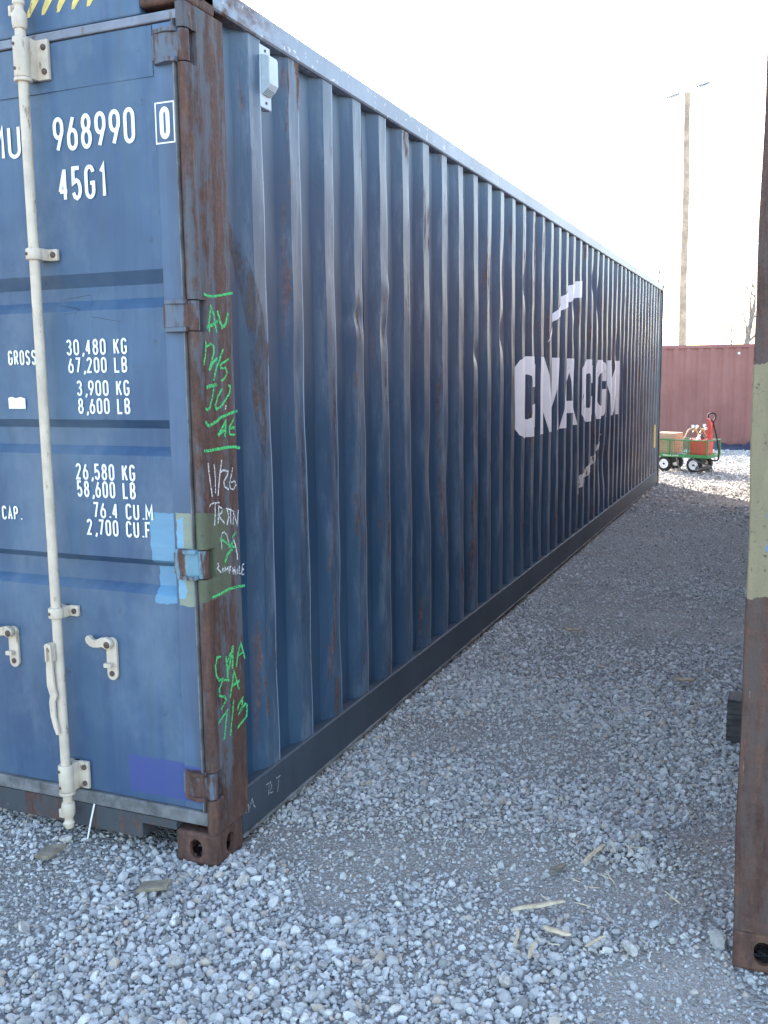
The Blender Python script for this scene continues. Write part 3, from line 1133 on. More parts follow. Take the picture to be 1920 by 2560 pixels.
CUTS = corr_breaks(4.0, 8.6)
CUTS = corr_breaks(3.7, 8.6)
CG = {
    'C': [[(1, .62), (1, .9), (.94, .96), (.8, 1), (.25, 1), (.08, .95), (0, .86), (0, .14), (.08, .05), (.25, 0), (.8, 0), (.94, .03), (1, .1), (1, .4), (.64, .4), (.64, .3), (.6, .24), (.53, .22), (.46, .24), (.43, .3), (.43, .70), (.46, .76), (.53, .78), (.6, .76), (.64, .7), (.64, .62)]],
    'M': [[(0, 0), (0, 1), (.32, 1), (.5, .42), (.68, 1), (1, 1), (1, 0), (.8, 0), (.8, .62), (.6, 0), (.4, 0), (.2, .62), (.2, 0)]],
    'A': [[(0, 0), (.32, 1), (.68, 1), (1, 0), (.76, 0), (.69, .2), (.31, .2), (.24, 0)], [(.37, .38), (.63, .38), (.5, .8)]],
    'G': [[(1, .64), (1, .9), (.94, .96), (.8, 1), (.25, 1), (.08, .95), (0, .86), (0, .14), (.08, .05), (.25, 0), (.78, 0), (.94, .04), (1, .12), (1, .5), (.58, .5), (.58, .36), (.66, .36), (.66, .26), (.56, .21), (.46, .24), (.42, .3), (.42, .70), (.46, .77), (.55, .79), (.63, .76), (.66, .7), (.66, .64)]],
}
for ch, y0, y1 in (('C', 4.02, 4.60), ('M', 4.65, 5.38), ('A', 5.45, 6.075), ('C', 6.33, 6.885), ('G', 6.925, 7.51), ('M', 7.56, 8.345)):
    loops = [[(y0 + u * (y1 - y0), 1.191 + v * .587) for u, v in lp] for lp in CG[ch]]
    link('logo_letter', poly_mesh('logo_letter', loops, M_LOGO, CUTS, on_side, .06), side_panel)
sw = [(4.912, 1.892), (5.0, 2.0), (5.15, 2.12), (5.4, 2.26), (5.746, 2.394), (6.03, 2.45), (6.31, 2.478), (6.31, 2.329), (6.05, 2.31), (5.75, 2.254), (5.43, 2.16), (5.175, 2.067), (5.03, 1.975)]
link('logo_swoosh', poly_mesh('logo_swoosh', [sw], M_LOGO, CUTS, on_side, .06), side_panel)
sw = [(7.474, 1.03), (7.36, .985), (7.206, .935), (6.93, .85), (6.6, .76), (6.114, .675), (6.122, .547), (6.45, .62), (6.75, .71), (7.05, .81), (7.3, .92)]
link('logo_swoosh', poly_mesh('logo_swoosh', [sw], M_LOGO2, CUTS, on_side, .06), side_panel)
b = MB()
b.box(corr_x(11.57) - .001, .0, 11.52, 11.64, .575, .90)
b.build('yellow_plate', M_YEL, blue['root'], .002)
# rust stains bleeding down the ribs
M_STAIN = NT('rust_bleed')
_f = M_STAIN.noise(26, 5, .75, M_STAIN.vec((1, 1, .3)))
M_STAIN = M_STAIN.done(M_STAIN.ramp(_f, (.35, (.06, .045, .04)), (.55, (.11, .08, .07)), (.7, (.19, .12, .09))), .8, 0, .3, M_STAIN.math('MULTIPLY', M_STAIN.step(_f, .36, .66), .68))
stains = [[(.262, 2.21), (.30, 2.17), (.36, 2.10), (.395, 2.0), (.44, 1.9), (.468, 1.75), (.466, 1.6), (.45, 1.5), (.43, 1.36), (.39, 1.42), (.375, 1.6), (.37, 1.8), (.345, 1.95), (.30, 2.08), (.262, 2.13)]]
for y_, za, zb, wd_ in ((.735, .9, 1.5, .03), (1.018, 1.2, 1.7, .025), (1.585, 1.45, 1.72, .035), (1.59, .75, 1.2, .03), (1.875, 1.85, 2.15, .02), (2.73, 1.5, 1.9, .02), (3.01, 1.1, 1.6, .025), (.705, .62, .80, .03), (3.86, 1.7, 2.0, .03), (6.14, 1.35, 1.6, .04), (7.24, .6, .9, .10), (7.56, 1.2, 1.5, .04), (8.4, 1.6, 1.95, .05)):
    q_ = [(y_ + wd_ * .2, zb), (y_ + wd_ * .5, za + .7 * (zb - za)), (y_ + wd_ * .45, za + .3 * (zb - za)), (y_ + wd_ * .1, za), (y_ - wd_ * .25, za + .25 * (zb - za)), (y_ - wd_ * .5, za + .65 * (zb - za)), (y_ - wd_ * .15, zb)]
    stains.append(q_)
for q_ in stains:
    link('rust_stain', poly_mesh('rust_stain', [q_], M_STAIN, corr_breaks(.22, 9), lambda y, z: (corr_x(y) + dent(y, z) + .0011, y, z), .05), side_panel)
# ventilator near the top
b = MB()
VX = XO + .002
b.box(VX - .03, VX, .470, .548, 2.585, 2.795)
vent = b.build('ventilator', M_VENT, blue['root'], .004)
b = MB()
b.prism([(.0, 2.628), (.026, 2.648), (.034, 2.66), (.034, 2.745), (.028, 2.755), (0, 2.762)], .478, .540, lambda u, v, a: (VX + u, a, v))
hood = b.build('ventilator_hood', M_VENT, vent, .003)
for k in range(5):
    b = MB()
    t = .15 + k * .17
    b.box(VX + .026 * t + .001, VX + .026 * t + .004, .484, .534, 2.628 + .02 * t - .0025, 2.628 + .02 * t)
    b.build('louvre', M_VENT, hood)
for z in (2.605, 2.778):
    b = MB()
    b.lathe([(.005, 0), (.005, .003)], (VX, .509, z), (1, 0, 0), 8)
    b.build('screw', M_BOLT, vent)
# vertical weld seam between two side sheets
b = MB()
b.box(XI - .001, XI + .003, 1.408, 1.414, .21, H_ - .09)
b.build('weld_seam', M_RAIL, blue['root'])

# chalk on the rusty post and on the bottom rail
CHALK = {'green':[[[(0.052,1.921),(0.059,1.916),(0.088,1.913),(0.132,1.919),(0.224,1.934)]],[[(0.075,1.801),(0.075,1.832),(0.089,1.882),(0.106,1.854),(0.116,1.8)],[(0.06,1.815),(0.088,1.822),(0.124,1.837)],[(0.126,1.871),(0.138,1.841),(0.15,1.817),(0.171,1.827),(0.19,1.866)]],[[(0.036,1.696),(0.049,1.738),(0.052,1.772)],[(0.053,1.753),(0.078,1.764),(0.097,1.757),(0.095,1.733),(0.08,1.706),(0.064,1.679)],[(0.064,1.679),(0.087,1.701),(0.113,1.72)],[(0.153,1.749),(0.13,1.716),(0.105,1.686),(0.089,1.647)],[(0.185,1.715),(0.131,1.698),(0.133,1.686),(0.162,1.687),(0.172,1.674),(0.159,1.656),(0.133,1.644)]],[[(0.047,1.626),(0.074,1.631),(0.107,1.633)],[(0.088,1.63),(0.08,1.597),(0.062,1.562),(0.047,1.552),(0.036,1.559)],[(0.14,1.621),(0.111,1.596),(0.093,1.567),(0.099,1.553),(0.125,1.56),(0.161,1.586),(0.185,1.607),(0.189,1.627),(0.175,1.63)]],[[(0.034,1.517),(0.044,1.504),(0.057,1.502),(0.122,1.524),(0.174,1.535),(0.228,1.544)]],[[(0.104,1.464),(0.132,1.493),(0.153,1.512),(0.147,1.474),(0.144,1.459)],[(0.102,1.47),(0.154,1.486)],[(0.206,1.52),(0.174,1.491),(0.173,1.469),(0.187,1.464),(0.211,1.465)],[(0.18,1.489),(0.206,1.487)]],[[(0.017,1.422),(0.071,1.423),(0.138,1.425),(0.196,1.424),(0.238,1.417)]],[[(0.09,1.128),(0.122,1.11),(0.149,1.093),(0.192,1.08)],[(0.193,1.133),(0.168,1.117)],[(0.149,1.088),(0.179,1.106)],[(0.168,1.079),(0.133,1.064),(0.117,1.041)]],[[(0.033,0.938),(0.073,0.941),(0.13,0.945),(0.188,0.943),(0.241,0.937)]],[[(0.072,0.726),(0.048,0.731),(0.037,0.706),(0.04,0.669),(0.056,0.648),(0.082,0.648)],[(0.104,0.719),(0.11,0.632)],[(0.106,0.692),(0.132,0.725)],[(0.116,0.667),(0.147,0.744)],[(0.147,0.744),(0.14,0.666)],[(0.164,0.665),(0.179,0.71),(0.2,0.74),(0.223,0.677)],[(0.174,0.701),(0.213,0.703)]],[[(0.117,0.629),(0.081,0.644),(0.054,0.62),(0.053,0.597),(0.088,0.581),(0.094,0.567),(0.06,0.546)],[(0.117,0.568),(0.135,0.612),(0.149,0.655),(0.178,0.579)],[(0.127,0.606),(0.184,0.609)]],[[(0.039,0.502),(0.065,0.515),(0.099,0.53),(0.085,0.48),(0.072,0.435)],[(0.142,0.555),(0.127,0.494),(0.113,0.434)],[(0.162,0.511),(0.175,0.528),(0.199,0.539),(0.193,0.509),(0.173,0.495),(0.213,0.515),(0.228,0.506),(0.222,0.466),(0.158,0.446)]]],'white':[[[(0.159,1.563),(0.153,1.551)]],[[(0.038,1.382),(0.046,1.323),(0.056,1.271)],[(0.072,1.377),(0.078,1.327),(0.075,1.28)],[(0.12,1.385),(0.104,1.337),(0.09,1.27)],[(0.109,1.346),(0.128,1.351),(0.156,1.345),(0.15,1.33),(0.128,1.315),(0.129,1.297),(0.157,1.283)],[(0.186,1.354),(0.174,1.325),(0.163,1.303),(0.167,1.285),(0.188,1.28),(0.204,1.294),(0.195,1.307),(0.173,1.305)]],[[(0.036,1.239),(0.048,1.248),(0.066,1.25),(0.098,1.246)],[(0.072,1.248),(0.07,1.218),(0.062,1.174)],[(0.084,1.178),(0.088,1.205),(0.092,1.234),(0.11,1.225),(0.109,1.212),(0.09,1.202),(0.123,1.173)],[(0.141,1.221),(0.151,1.191),(0.138,1.165)],[(0.134,1.222),(0.157,1.216),(0.186,1.205)],[(0.162,1.216),(0.161,1.164)],[(0.175,1.159),(0.181,1.203),(0.202,1.156),(0.213,1.207)]],[[(0.101,1.088),(0.099,1.122),(0.105,1.143),(0.119,1.144),(0.135,1.132),(0.145,1.106),(0.144,1.086)],[(0.175,1.112),(0.188,1.086),(0.196,1.058),(0.197,1.036)]],[[(0.073,1.047),(0.079,1.036),(0.069,1.03),(0.087,1.016),(0.091,1.011)],[(0.102,1.026),(0.103,1.01)],[(0.115,1.008),(0.116,1.023),(0.125,1.014),(0.135,1.021),(0.136,1.004)],[(0.154,1.02),(0.147,1.02),(0.143,0.998)],[(0.144,1.01),(0.151,1.01)],[(0.164,1.015),(0.167,0.99)],[(0.178,1.015),(0.179,0.987)],[(0.165,1.003),(0.18,1.003)],[(0.193,1.006),(0.191,0.986)],[(0.206,1.014),(0.201,0.987),(0.216,0.985)],[(0.238,1.013),(0.226,1.014),(0.221,0.98),(0.236,0.976)],[(0.225,0.997),(0.235,0.996)]]],'faint':[[[(0.2,0.111),(0.217,0.139),(0.22,0.111),(0.246,0.148),(0.257,0.115),(0.269,0.107)]],[[(0.348,0.156),(0.37,0.158),(0.363,0.111)],[(0.379,0.159),(0.39,0.136),(0.367,0.114),(0.402,0.111)],[(0.423,0.153),(0.459,0.15)],[(0.445,0.151),(0.433,0.095)]]]}
post = blue['post']
for key, mat_, w_, par in (('green', M_GREEN, .0043, post), ('white', M_CHALK, .0026, post), ('faint', M_FAINT, .0016, None)):
    for word in CHALK[key]:
        for k, stt in enumerate(word):
            pts = []
            for i in range(len(stt) - 1):
                for q in range(3):
                    t = q / 3
                    pts.append((stt[i][0] + (stt[i + 1][0] - stt[i][0]) * t + random.gauss(0, .0006), stt[i][1] + (stt[i + 1][1] - stt[i][1]) * t + random.gauss(0, .0006)))
            pts.append(stt[-1])
            xo = (.0012 if par else -.0018) + k * .0001
            b = MB()
            ribbon(b, pts, w_ * random.uniform(.8, 1.25), lambda u, v, d: (xo, u, v), 0)
            b.build('chalk_stroke', mat_, par or blue['root'])


# ------------------------------------------------------------------ garden cart at the far end
def ground_z(x, y):
    return float(hgt(np.array([x]), np.array([y]))[0])


M_CGREEN = m_plain('green_cart_paint', (.03, .20, .055), .4, 0, .2, 20)
M_RIM = m_plain('white_wheel_rim', (.74, .76, .78), .45, 0, .08, 10)
M_TYRE = m_plain('black_tyre_rubber', (.02, .02, .021), .8, 0, .3, 20)
M_CARD = m_plain('brown_cardboard', (.42, .29, .185), .85, 0, .12, 6)
M_REDP = m_plain('red_plastic', (.56, .045, .03), .4, 0, .12, 8)
M_STEEL = m_plain('grey_steel', (.45, .45, .46), .35, .6, .15, 20)
M_BRASS = m_plain('dull_brass', (.45, .33, .16), .4, .7, .2, 20)
M_DIAL = m_plain('white_dial', (.8, .79, .76), .4, 0, .05, 10)
M_HOSE = m_plain('tan_hose', (.50, .40, .28), .6, 0, .15, 14)
M_HOSE2 = m_plain('dark_grey_hose', (.11, .105, .09), .6, 0, .2, 14)
M_TANK = m_plain('dark_tank_paint', (.05, .055, .06), .35, .2, .2, 12)
M_CLOTH = m_plain('blue_white_cloth', (.45, .50, .58), .9, 0, .4, 18, .2)

cart = empty('garden_cart', (.19, 14.13, ground_z(.19, 14.13)), math.radians(-20))
tag(cart, 'green wire mesh garden cart with black tyres and a black pull handle', 'cart')
for sx in (-.26, .26):
    for sy in (-.2, .2):
        out = -1 if sy < 0 else 1
        t = MB()
        t.lathe([(.075, -.04), (.105, -.045), (.124, -.034), (.131, -.012), (.131, .012), (.124, .034), (.105, .045), (.075, .04), (.068, 0), (.075, -.04)], (sx, sy, .132), (0, 1, 0), 28, False)
        w_ = t.build('wheel', M_TYRE, cart, 0, 40)
        t = MB()
        t.lathe([(.0, -.03 * out), (.03, -.03 * out), (.07, -.012 * out), (.074, .036 * out), (.078, .042 * out), (.066, .043 * out), (.058, .026 * out), (.026, .02 * out), (.024, .034 * out), (.0, .034 * out)], (sx, sy, .132), (0, 1, 0), 24)
        t.build('rim', M_RIM, w_, 0, 40)
        t = MB()
        t.lathe([(.016, .03 * out), (.016, .052 * out), (.008, .058 * out)], (sx, sy, .132), (0, 1, 0), 12)
        t.build('hub', M_BLACK, w_)
for sx in (-.26, .26):
    b = MB()
    b.tube([(sx, -.2, .132), (sx, .2, .132)], .012, 8)
    b.build('axle', M_BLACK, cart)
    b = MB()
    b.box(sx - .05, sx + .05, -.13, .13, .145, .25)
    b.build('axle_bracket', M_BLACK, cart, .01)
fr = MB()
fr.box(-.5, .5, -.25, -.228, .25, .305)
frame = fr.build('bed_frame', M_CGREEN, cart, .004)
MB().box(-.5, .5, .228, .25, .25, .305).build('bed_frame', M_CGREEN, cart, .004)
for x0 in (-.5, .478):
    MB().box(x0, x0 + .022, -.2279, .2279, .25, .305).build('bed_frame', M_CGREEN, cart, .004)
b = MB()
for k in range(20):
    x = -.48 + k * .0505
    b.box(x, x + .004, -.228, .228, .262, .266)
for k in range(10):
    y = -.22 + k * .049
    b.box(-.48, .48, y, y + .004, .266, .270)
tag(b.build('mesh_floor', M_CGREEN, cart), kind='stuff')
for sy in (-.24, .24):
    b = MB()
    for k in range(25):
        x = -.48 + k * .04
        b.box(x, x + .0032, sy - .0016, sy + .0016, .305, .53)
    for k in range(5):
        z = .34 + k * .04
        b.box(-.49, .49, sy - .0045, sy - .0017, z, z + .0032)
    tag(b.build('mesh_side', M_CGREEN, cart), kind='stuff')
    MB().tube([(-.5, sy, .535), (.5, sy, .535)], .011, 8).build('side_rail', M_CGREEN, cart)
    for x in (-.49, -.17, .16, .49):
        MB().box(x - .012, x + .012, sy - .006, sy + .010, .300, .534).build('rail_post', M_CGREEN, cart, .002)
for x in (-.49, .49):
    MB().tube([(x, -.24, .536), (x, .24, .536)], .011, 8).build('end_rail', M_CGREEN, cart)
b = MB()
text(b, "GORILLA CARTS", -.27, .0, .266, .286, lambda u, v, d: (u, -.2512 - d, v), .2, .3)
tag(b.build('lettering', M_WHITE, cart), kind='stuff')
b = MB()
b.tube([(.44, 0, .2), (.55, 0, .205), (.575, 0, .225), (.58, 0, .36), (.53, 0, .6), (.47, 0, .80), (.465, 0, .85)], .014, 10)
hdl = b.build('pull_handle', M_BLACK, cart, 0, 50)
b = MB()
gr = [(.465, 0, .84), (.40, -.02, .885), (.385, -.02, .93), (.395, -.02, .965), (.44, 0, .98), (.485, .02, .965), (.50, .02, .93), (.49, .02, .885), (.465, 0, .84)]
b.tube(gr, .014, 8, False)
b.build('handle_grip', M_BLACK, hdl, 0, 60)

base = cart.location
cr = cart.rotation_euler.z


def cw(x, y, z):
    return (base.x + x * math.cos(cr) - y * math.sin(cr), base.y + x * math.sin(cr) + y * math.cos(cr), base.z + z)


bx_ = empty('cardboard_box', cw(-.29, -.04, .271), cr)
tag(bx_, 'plain brown cardboard box riding in the rear of the green cart', 'box')
MB().box(-.19, .19, -.16, .16, 0, .365).build('box_body', M_CARD, bx_, .004)
for e in (-1, 1):
    b = MB()
    b.box(-.19, .19, min(e * .002, e * .158), max(e * .002, e * .158), .3665, .370)
    b.build('flap', M_CARD, bx_, .001)
b = MB()
b.box(-.185, .185, -.025, .025, .3702, .3712)
b.build('packing_tape', m_plain('tan_tape', (.50, .38, .24), .3, 0, .05), bx_)

tote = empty('welding_torch_kit', cw(.305, -.05, .271), cr)
tag(tote, 'red plastic torch kit with pressure gauges and small tanks in the cart', 'torch kit')
b = MB()
b.prism([(-.15, 0), (.145, 0), (.155, .25), (.155, .30), (.06, .275), (-.10, .27), (-.135, .30), (-.16, .28)], -.12, .12, lambda u, v, a: (u, a, v))
b.build('tote_body', M_REDP, tote, .012)
b = MB()
b.prism([(.085, .2), (.152, .2), (.168, .42), (.165, .52), (.155, .56), (.105, .63), (.085, .62), (.125, .53), (.12, .42)], -.05, .05, lambda u, v, a: (u, a, v))
b.build('carry_spine', M_REDP, tote, .01)
for k, (x, y, r, h, mt) in enumerate(((-.015, .02, .06, .34, M_TANK), (-.02, -.075, .035, .33, M_DIAL))):
    b = MB()
    b.lathe([(r, .05), (r, h - .05), (r * .8, h - .02), (r * .35, h), (r * .3, h + .03), (0.001, h + .03)], (x, y, 0), (0, 0, 1), 20)
    b.build('gas_tank', mt, tote, 0, 50)
for x, z, r in ((-.13, .485, .028), (-.06, .487, .028), (.065, .505, .028), (.085, .455, .026)):
    b = MB()
    b.lathe([(r * .95, -.014), (r, -.01), (r, .010), (r * .9, .012)], (x, -.06, z), (-.25, -1, 0), 18)
    gg = b.build('pressure_gauge', M_STEEL, tote, 0, 40)
    b = MB()
    b.lathe([(r * .9, .0122), (r * .9, .0135)], (x, -.06, z), (-.25, -1, 0), 18)
    b.build('dial_face', M_DIAL, gg)
for x0 in (-.095, .03):
    b = MB()
    b.lathe([(.018, -.03), (.022, 0), (.018, .03)], (x0, -.055, .44), (1, 0, 0), 12)
    b.tube([(x0, -.055, .44), (x0 - .035, -.07, .39)], .008, 8)
    b.tube([(x0, -.055, .44), (x0 + .02, 0, .38), (x0 + .05, .0, .33)], .010, 8)
    b.tube([(x0 - .03, -.057, .452), (x0 - .033, -.06, .48)], .006, 6)
    b.build('regulator', M_BRASS, tote, 0, 50)


def curve_pts(ctrl, n_=8):
    out = []
    c = [Vector(p) for p in ctrl]
    c = [c[0] * 2 - c[1]] + c + [c[-1] * 2 - c[-2]]
    for i in range(1, len(c) - 2):
        for k in range(n_):
            t = k / n_
            out.append(.5 * ((2 * c[i]) + (-c[i - 1] + c[i + 1]) * t + (2 * c[i - 1] - 5 * c[i] + 4 * c[i + 1] - c[i + 2]) * t * t + (-c[i - 1] + 3 * c[i] - 3 * c[i + 1] + c[i + 2]) * t ** 3))
    out.append(c[-2])
    return out


b = MB()
b.tube(curve_pts([(-.145, -.07, .455), (-.19, -.09, .43), (-.235, -.10, .34), (-.265, -.12, .26), (-.28, -.15, .20), (-.27, -.16, .06), (-.24, -.15, .012)]), .009, 8)
b.build('tan_hose', M_HOSE, tote, 0, 60)
hz = base.z
b = MB()
loop = [cw(-.02, -.265, .26), cw(.0, -.29, .18), cw(.06, -.31, .08), cw(.16, -.33, .03)]
for k in range(26):
    a = -2.4 + k * .62
    loop.append((.52 + .115 * math.cos(a) + .03 * math.sin(k * 1.7), 13.68 + .1 * math.sin(a) + .02 * math.cos(k * 1.3), hz + .02 + .07 * abs(math.sin(k * .9)) + .0022 * k))
loop += [(.62, 13.84, hz + .12), cw(.33, -.26, .2), cw(.26, -.262, .245)]
b.tube(curve_pts(loop, 5), .012, 7)
hs = b.build('hose', M_HOSE2, None, 0, 60)
tag(hs, 'dark hose hanging from the cart and coiled on gravel by its front wheel', 'hose')


def sheet(name, mat, x0, x1, y0, y1, nx_, ny_, fn, parent=None):
    V = [(x0 + (x1 - x0) * i / nx_, y0 + (y1 - y0) * j / ny_) for j in range(ny_ + 1) for i in range(nx_ + 1)]
    V = [fn(x, y) for x, y in V]
    F = [(j * (nx_ + 1) + i, j * (nx_ + 1) + i + 1, (j + 1) * (nx_ + 1) + i + 1, (j + 1) * (nx_ + 1) + i) for j in range(ny_) for i in range(nx_)]
    me = bpy.data.meshes.new(name)
    me.from_pydata(V, [], F)
    me.materials.append(mat)
    me.shade_smooth()
    o = link(name, me, parent)
    sol = o.modifiers.new('thick', 'SOLIDIFY')
    sol.thickness = .004
    return o


def rag(x, y):
    return cw(x, y, .285 + .022 * abs(math.sin(x * 31 + y * 12)) + .02 * abs(math.sin(y * 27 - x * 15)))


tag(sheet('crumpled_cloth', M_CLOTH, -.08, .09, -.21, -.09, 14, 10, rag), 'crumpled pale blue cloth lying in the cart bed in front of red kit', 'cloth')

M_TARP = m_plain('blue_tarp', (.032, .045, .078), .45, 0, .3, 5, .1)


def tarp(x, y):
    e = min(1, (x + .6) / .35, (1.9 - x) / .2, (y - 20.75) / .35, (21.83 - y) / .12)
    e = max(0, e)
    z = .02 + e * (.20 + .05 * math.sin(x * 5 + y * 3) + .035 * math.sin(x * 13 - y * 9) + .03 * abs(math.sin(x * 21 + y * 17)))
    if x > .8:
        z += e * .12 * (x - .8)
    return (x, y, ground_z(x, y) + z)


tag(sheet('tarpaulin', M_TARP, -.6, 1.9, 20.75, 21.84, 60, 26, tarp), 'dark blue tarpaulin heaped on the ground along the faded red container', 'tarpaulin')

# ------------------------------------------------------------------ light pole and bare trees behind
M_POLE = m_plain('weathered_pole_wood', (.44, .34, .25), .9, 0, .3, 3, .3)
M_BARK = m_plain('pale_bark', (.26, .22, .19), .9, 0, .3, 4, .3)
M_LAMP = m_plain('light_grey_lamp_housing', (.68, .70, .72), .4, 0, .05)
M_LED = m_plain('blue_tinted_lamp_glass', (.30, .52, .72), .15, 0, .1)
pole = empty('light_pole', (-2.02, 36, -.31))
tag(pole, 'tall wooden light pole with two floodlights rising behind the red container', 'light pole')
b = MB()
b.tube([(.03 * math.sin(k * .9) * .5 - k * .008, 0, k * .93) for k in range(14)], [.165 - .0042 * k for k in range(14)], 14)
b.build('pole', M_POLE, pole, 0, 60)
b = MB()
b.tube([(-.62, .05, 12.02), (.62, -.05, 12.28)], .03, 8)
b.build('crossarm', M_LAMP, pole)
for x, z in ((-.58, 12.06), (.48, 12.33)):
    b = MB()
    b.prism([(-.22, -.07), (.20, .02), (.22, .06), (-.20, .05)], -.17, .17, lambda u, v, a: (x + u, a, z + v))
    lamp = b.build('floodlight', M_LAMP, pole, .012)
    for k in range(4):
        b = MB()
        u0 = -.17 + k * .088
        f_ = lambda u: -.0835 + (u + .22) * .2143 + .010
        b.face([(x + u0, -.13, z + f_(u0) - .0145), (x + u0 + .074, -.13, z + f_(u0 + .074) - .0145), (x + u0 + .074, .13, z + f_(u0 + .074) - .0145), (x + u0, .13, z + f_(u0) - .0145)])
        b.build('lamp_glass', M_LED, lamp)
    b = MB()
    b.lathe([(.035, -.02), (.04, 0), (.035, .03)], (x - .26, 0, z - .06), (0, 0, 1), 10)
    b.build('photocell', M_BLACK, lamp)
    MB().tube([(x, 0, z), (x, 0, z - .12)], .018, 8).build('lamp_bracket', M_LAMP, lamp)


def tree(loc, h, r, seed, label, lean=0.):
    rr = random.Random(seed)
    root = empty('bare_tree', loc)
    tag(root, label, 'tree', 'bare trees behind the red container')
    tb, cb = MB(), MB()

    def limb(mb, p, d, ln, r0, depth):
        pts, rad = [p], [r0]
        n_ = 7 if depth == 0 else 4
        kids = []
        for k in range(n_):
            d = (d + Vector((rr.gauss(0, .035 if depth == 0 else .13), rr.gauss(0, .05 if depth == 0 else .13), rr.gauss(0, .05) + .03 * (depth > 0)))).normalized()
            p = p + d * ln / n_
            pts.append(p)
            rad.append(max(.006, r0 * (1 - .8 * (k + 1) / n_)))
            if k >= (2 if depth == 0 else 0):
                kids.append((p, d, rad[-1]))
        mb.tube(pts, rad, 8 if depth == 0 else 5)
        if depth < 3:
            for p_, d_, r_ in kids:
                for _ in range(2 if depth < 2 else 1):
                    a = rr.uniform(0, 2 * PI)
                    side = Vector((math.cos(a), math.sin(a), rr.uniform(.1, .7))).normalized()
                    limb(cb, p_, (d_ * .55 + side * .75).normalized(), ln * rr.uniform(.22, .38), r_ * .55, depth + 1)

    limb(tb, Vector((0, 0, 0)), Vector((lean, 0, 1)).normalized(), h, r, 0)
    tb.build('trunk', M_BARK, root, 0, 60)
    cb.build('crown', M_BARK, root, 0, 60)


tree((-.30, 45, -.31), 7.4, .20, 3, 'slender bare tree rising beside the brown container post', .012)
tree((-5.3, 52, -.31), 8.6, .15, 8, 'thin bare treetop showing above the far end of the blue container', -.02)
tree((-1.15, 58, -.31), 5.0, .13, 12, 'small faint bare tree between the light pole and the slender tree')

# ------------------------------------------------------------------ litter on the gravel
M_WOOD = m_plain('pale_split_wood', (.55, .44, .30), .85, 0, .25, 40, .2)
M_STRAW = m_plain('dry_straw', (.58, .50, .34), .8, 0, .2, 60)
M_GREYWOOD = m_plain('weathered_board', (.22, .18, .135), .9, 0, .35, 25, .4)
M_DARKWOOD = m_plain('old_dark_timber', (.085, .08, .078), .9, 0, .45, 14, .6)
M_LEAF = m_plain('dry_leaf', (.45, .36, .25), .85, 0, .25, 30)


def splinter(name, a, b_, w_, mat, label, cat, group=None, lift=.022):
    (x0, y0), (x1, y1) = a, b_
    c = ((x0 + x1) / 2, (y0 + y1) / 2)
    ln = math.hypot(x1 - x0, y1 - y0)
    m = MB()
    zs = [-.5, -.3, 0, .25, .5]
    wd = [.7, .95, 1, .95, .6]
    n_ = 5
    for t, k in zip(zs, wd):
        o = random.gauss(0, w_ * .12)
        for j in range(n_):
            q = 2 * PI * j / n_ + .4
            m.v.append((t * ln + random.gauss(0, w_ * .1), o + math.cos(q) * w_ * .5 * k, math.sin(q) * w_ * .28 * k))
    for k in range(4):
        for j in range(n_):
            p, q = k * n_ + j, k * n_ + (j + 1) % n_
            m.f.append((p, q, q + n_, p + n_))
    m.f += [tuple(range(n_))[::-1], tuple(range(4 * n_, 5 * n_))]
    o = m.build(name, mat)
    o.location = (c[0], c[1], ground_z(*c) + lift)
    o.rotation_euler = (random.uniform(-.3, .3), random.uniform(-.06, .06), math.atan2(y1 - y0, x1 - x0))
    tag(o, label, cat, group)


GS = 'wood splinters on the gravel'
for a, b_, w_, lb in (
        ((1.006, .09), (1.147, .186), .018, 'longest pale wood splinter lying on the bare dusty patch'),
        ((1.12, .019), (1.202, .01), .022, 'thick pale wood splinter nearest below the longest splinter'),
        ((1.255, -.031), (1.295, .042), .014, 'tan wood splinter slanting up to the right below the stone pile'),
        ((1.115, -.142), (1.114, -.06), .014, 'nearest pale wood splinter pointing toward the viewer'),
        ((1.066, -.101), (1.049, -.009), .012, 'narrow pale splinter pointing away just left of the nearest one'),
        ((1.159, .421), (1.204, .567), .016, 'brown wood splinter leaning against the loose stone pile')):
    splinter('wood_splinter', a, b_, w_, M_WOOD, lb, 'wood splinter', GS, .026)
splinter('wood_chip', (1.059, .376), (1.104, .429), .026, M_GREYWOOD, 'dark brown wood chip at the left edge of the stone pile', 'wood chip')
for a, b_ in (((1.106, -.018), (1.13, -.054)), ((1.235, .422), (1.276, .353)), ((1.274, .575), (1.308, .521)), ((1.429, .375), (1.481, .317)), ((1.158, -.056), (1.186, -.05)), ((1.176, .202), (1.23, .193)),
              ((1.072, .198), (1.112, .178)), ((1.214, .396), (1.256, .379)), ((1.192, .31), (1.234, .315)), ((1.136, .343), (1.166, .332)), ((1.397, .069), (1.416, .054)), ((1.222, .58), (1.251, .505)), ((1.294, .558), (1.349, .561))):
    splinter('straw_stalk', a, b_, .006, M_STRAW, 'thin dry straw stalk scattered among the wood splinters', 'straw', 'loose straw stalks on the gravel', .026)


def board(pts, th, lift, label):
    m = MB()
    cx_ = sum(p[0] for p in pts) / 4
    cy_ = sum(p[1] for p in pts) / 4
    m.prism([(p[0] - cx_, p[1] - cy_) for p in pts], 0, th, lambda u, v, a: (u, v, a))
    o = m.build('wood_offcut', M_GREYWOOD, None, .002)
    o.location = (cx_, cy_, ground_z(cx_, cy_) + lift)
    o.rotation_euler = (.1, -.06, 0)
    tag(o, label, 'wood offcut', 'flat wood offcuts in front of the blue container')


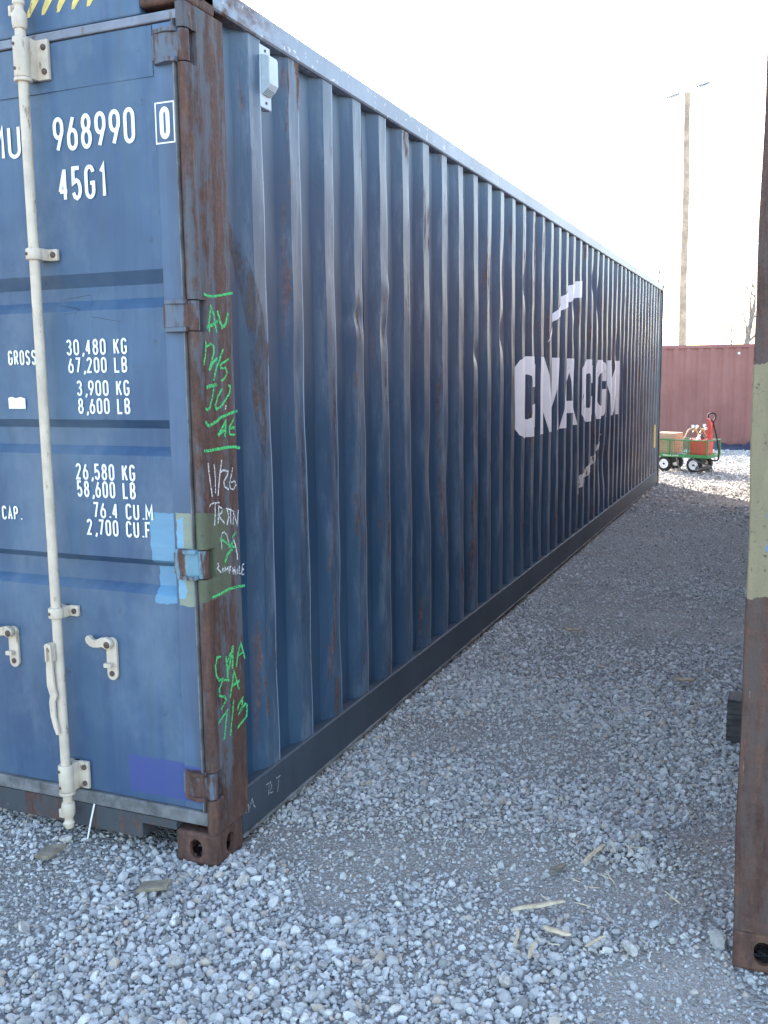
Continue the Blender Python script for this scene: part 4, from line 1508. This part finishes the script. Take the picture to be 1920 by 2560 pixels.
board([(-.60, -.205), (-.548, -.20), (-.535, -.115), (-.598, -.135)], .014, .03, 'flat grey wood offcut on gravel below the locking bar')
board([(-.136, -.262), (-.045, -.222), (-.052, -.178), (-.142, -.212)], .012, .032, 'flat brown wood offcut in front of the rusty corner casting')


def leaf(x, y, s, a, label):
    def fn(u, v):
        k = max(0., 1 - abs(u) ** 1.6)
        return (x + s * (u * math.cos(a) - v * k * math.sin(a) * .45), y + s * (u * math.sin(a) + v * k * math.cos(a) * .45), ground_z(x, y) + .035 + s * (.22 * v * v + .12 * u * u + .05 * math.sin(u * 7)))
    o = sheet('dry_leaf', M_LEAF, -1, 1, -1, 1, 10, 6, fn)
    o.modifiers['thick'].thickness = .0012
    tag(o, label, 'leaf', 'curled dry leaves in the gap')


leaf(1.287, 2.485, .055, .15, 'curled tan leaf on gravel left of the old timber')
leaf(.524, 3.325, .06, .1, 'curled brown leaf on gravel nearer the blue container wall')

tim = MB()
left = []
for k in range(9):
    z = .194 * k / 8
    left += [(1.532 + random.uniform(-.002, .003), z), (1.532 + random.uniform(0, .003), z + .022), (1.539 + random.uniform(0, .004), z + .0235), (1.538, z + .027)] if k < 8 else [(1.534, .194)]
poly = left + [(1.636, .196), (1.636, 0)]
tim.prism(poly, 0, .14, lambda u, v, a: (u - 1.585, a, v))
tm = tim.build('old_timber', M_DARKWOOD)
tm.location = (1.585, 1.77, ground_z(1.58, 1.9) - .008)
tag(tm, 'short dark weathered timber block against the brown container', 'timber')
for k in range(7):
    zc = .017 + k * .0265 + random.uniform(-.004, .004)
    q = MB()
    q.box(-.05, .049, -.0035 - random.uniform(0, .004), .03, zc - .0105, zc + .0105)
    q.build('split_layer', M_DARKWOOD, tm, .002)

st_ = MB()
st_.tube([(-.507, .001, .150), (-.516, -.012, .09), (-.530, -.018, .022)], .0032, 6)
so = st_.build('plastic_strip', M_DIAL)
tag(so, 'thin white plastic strip hanging below the blue door onto gravel', 'plastic strip')

g = NT('large_limestone')
oi = g.n('ObjectInfo').outputs['Random']
lc = g.ramp(oi, (0, (.48, .47, .46)), (.5, (.62, .58, .52)), (1, (.70, .66, .60)))
lc = g.mix(g.step(g.noise(2.2, 5, .7), .35, .7), tuple([.40, .37, .34]), lc)
g.bump(g.noise(5, 5, .7), .4, .15)
M_BIG = g.done(lc, .9, 0, .25)
for k, (x, y, r, lb) in enumerate((
        (.183, -.512, .038, 'large cream stone in the near gravel straight below the corner casting'),
        (-.347, -.534, .030, 'pale angular stone in the gravel at the far left edge'),
        (.128, -.051, .036, 'large pale stone right beside the rusty corner casting'),
        (-.168, -.161, .028, 'pale stone between the corner casting and the brown wood offcut'),
        (-.616, -.026, .030, 'tan stone just under the blue door sill by the locking bar'),
        (1.369, .028, .034, 'whitish angular stone right of the wood splinters'),
        (1.608, .16, .040, 'large rounded stone near the foot of the brown container post'),
        (.535, .59, .030, 'lone whitish stone on the far edge of the bare patch'),
        (1.08, -.257, .040, 'long knobbly cream stone at the near edge below the splinters'),
        (.371, .274, .024, 'small grey stone lying alone on the bare dusty patch'))):
    me = stone_mesh('stone', 300 + k, 3, 12, (1, .72, .62))
    me.materials.clear()
    me.materials.append(M_BIG)
    o = link('stone', me)
    o.location = (x, y, ground_z(x, y) + r * .45)
    o.scale = (r, r, r)
    o.rotation_euler = (random.uniform(-.3, .3), random.uniform(-.3, .3), random.uniform(0, 3))
    tag(o, lb, 'stone', 'large stones in the gravel')
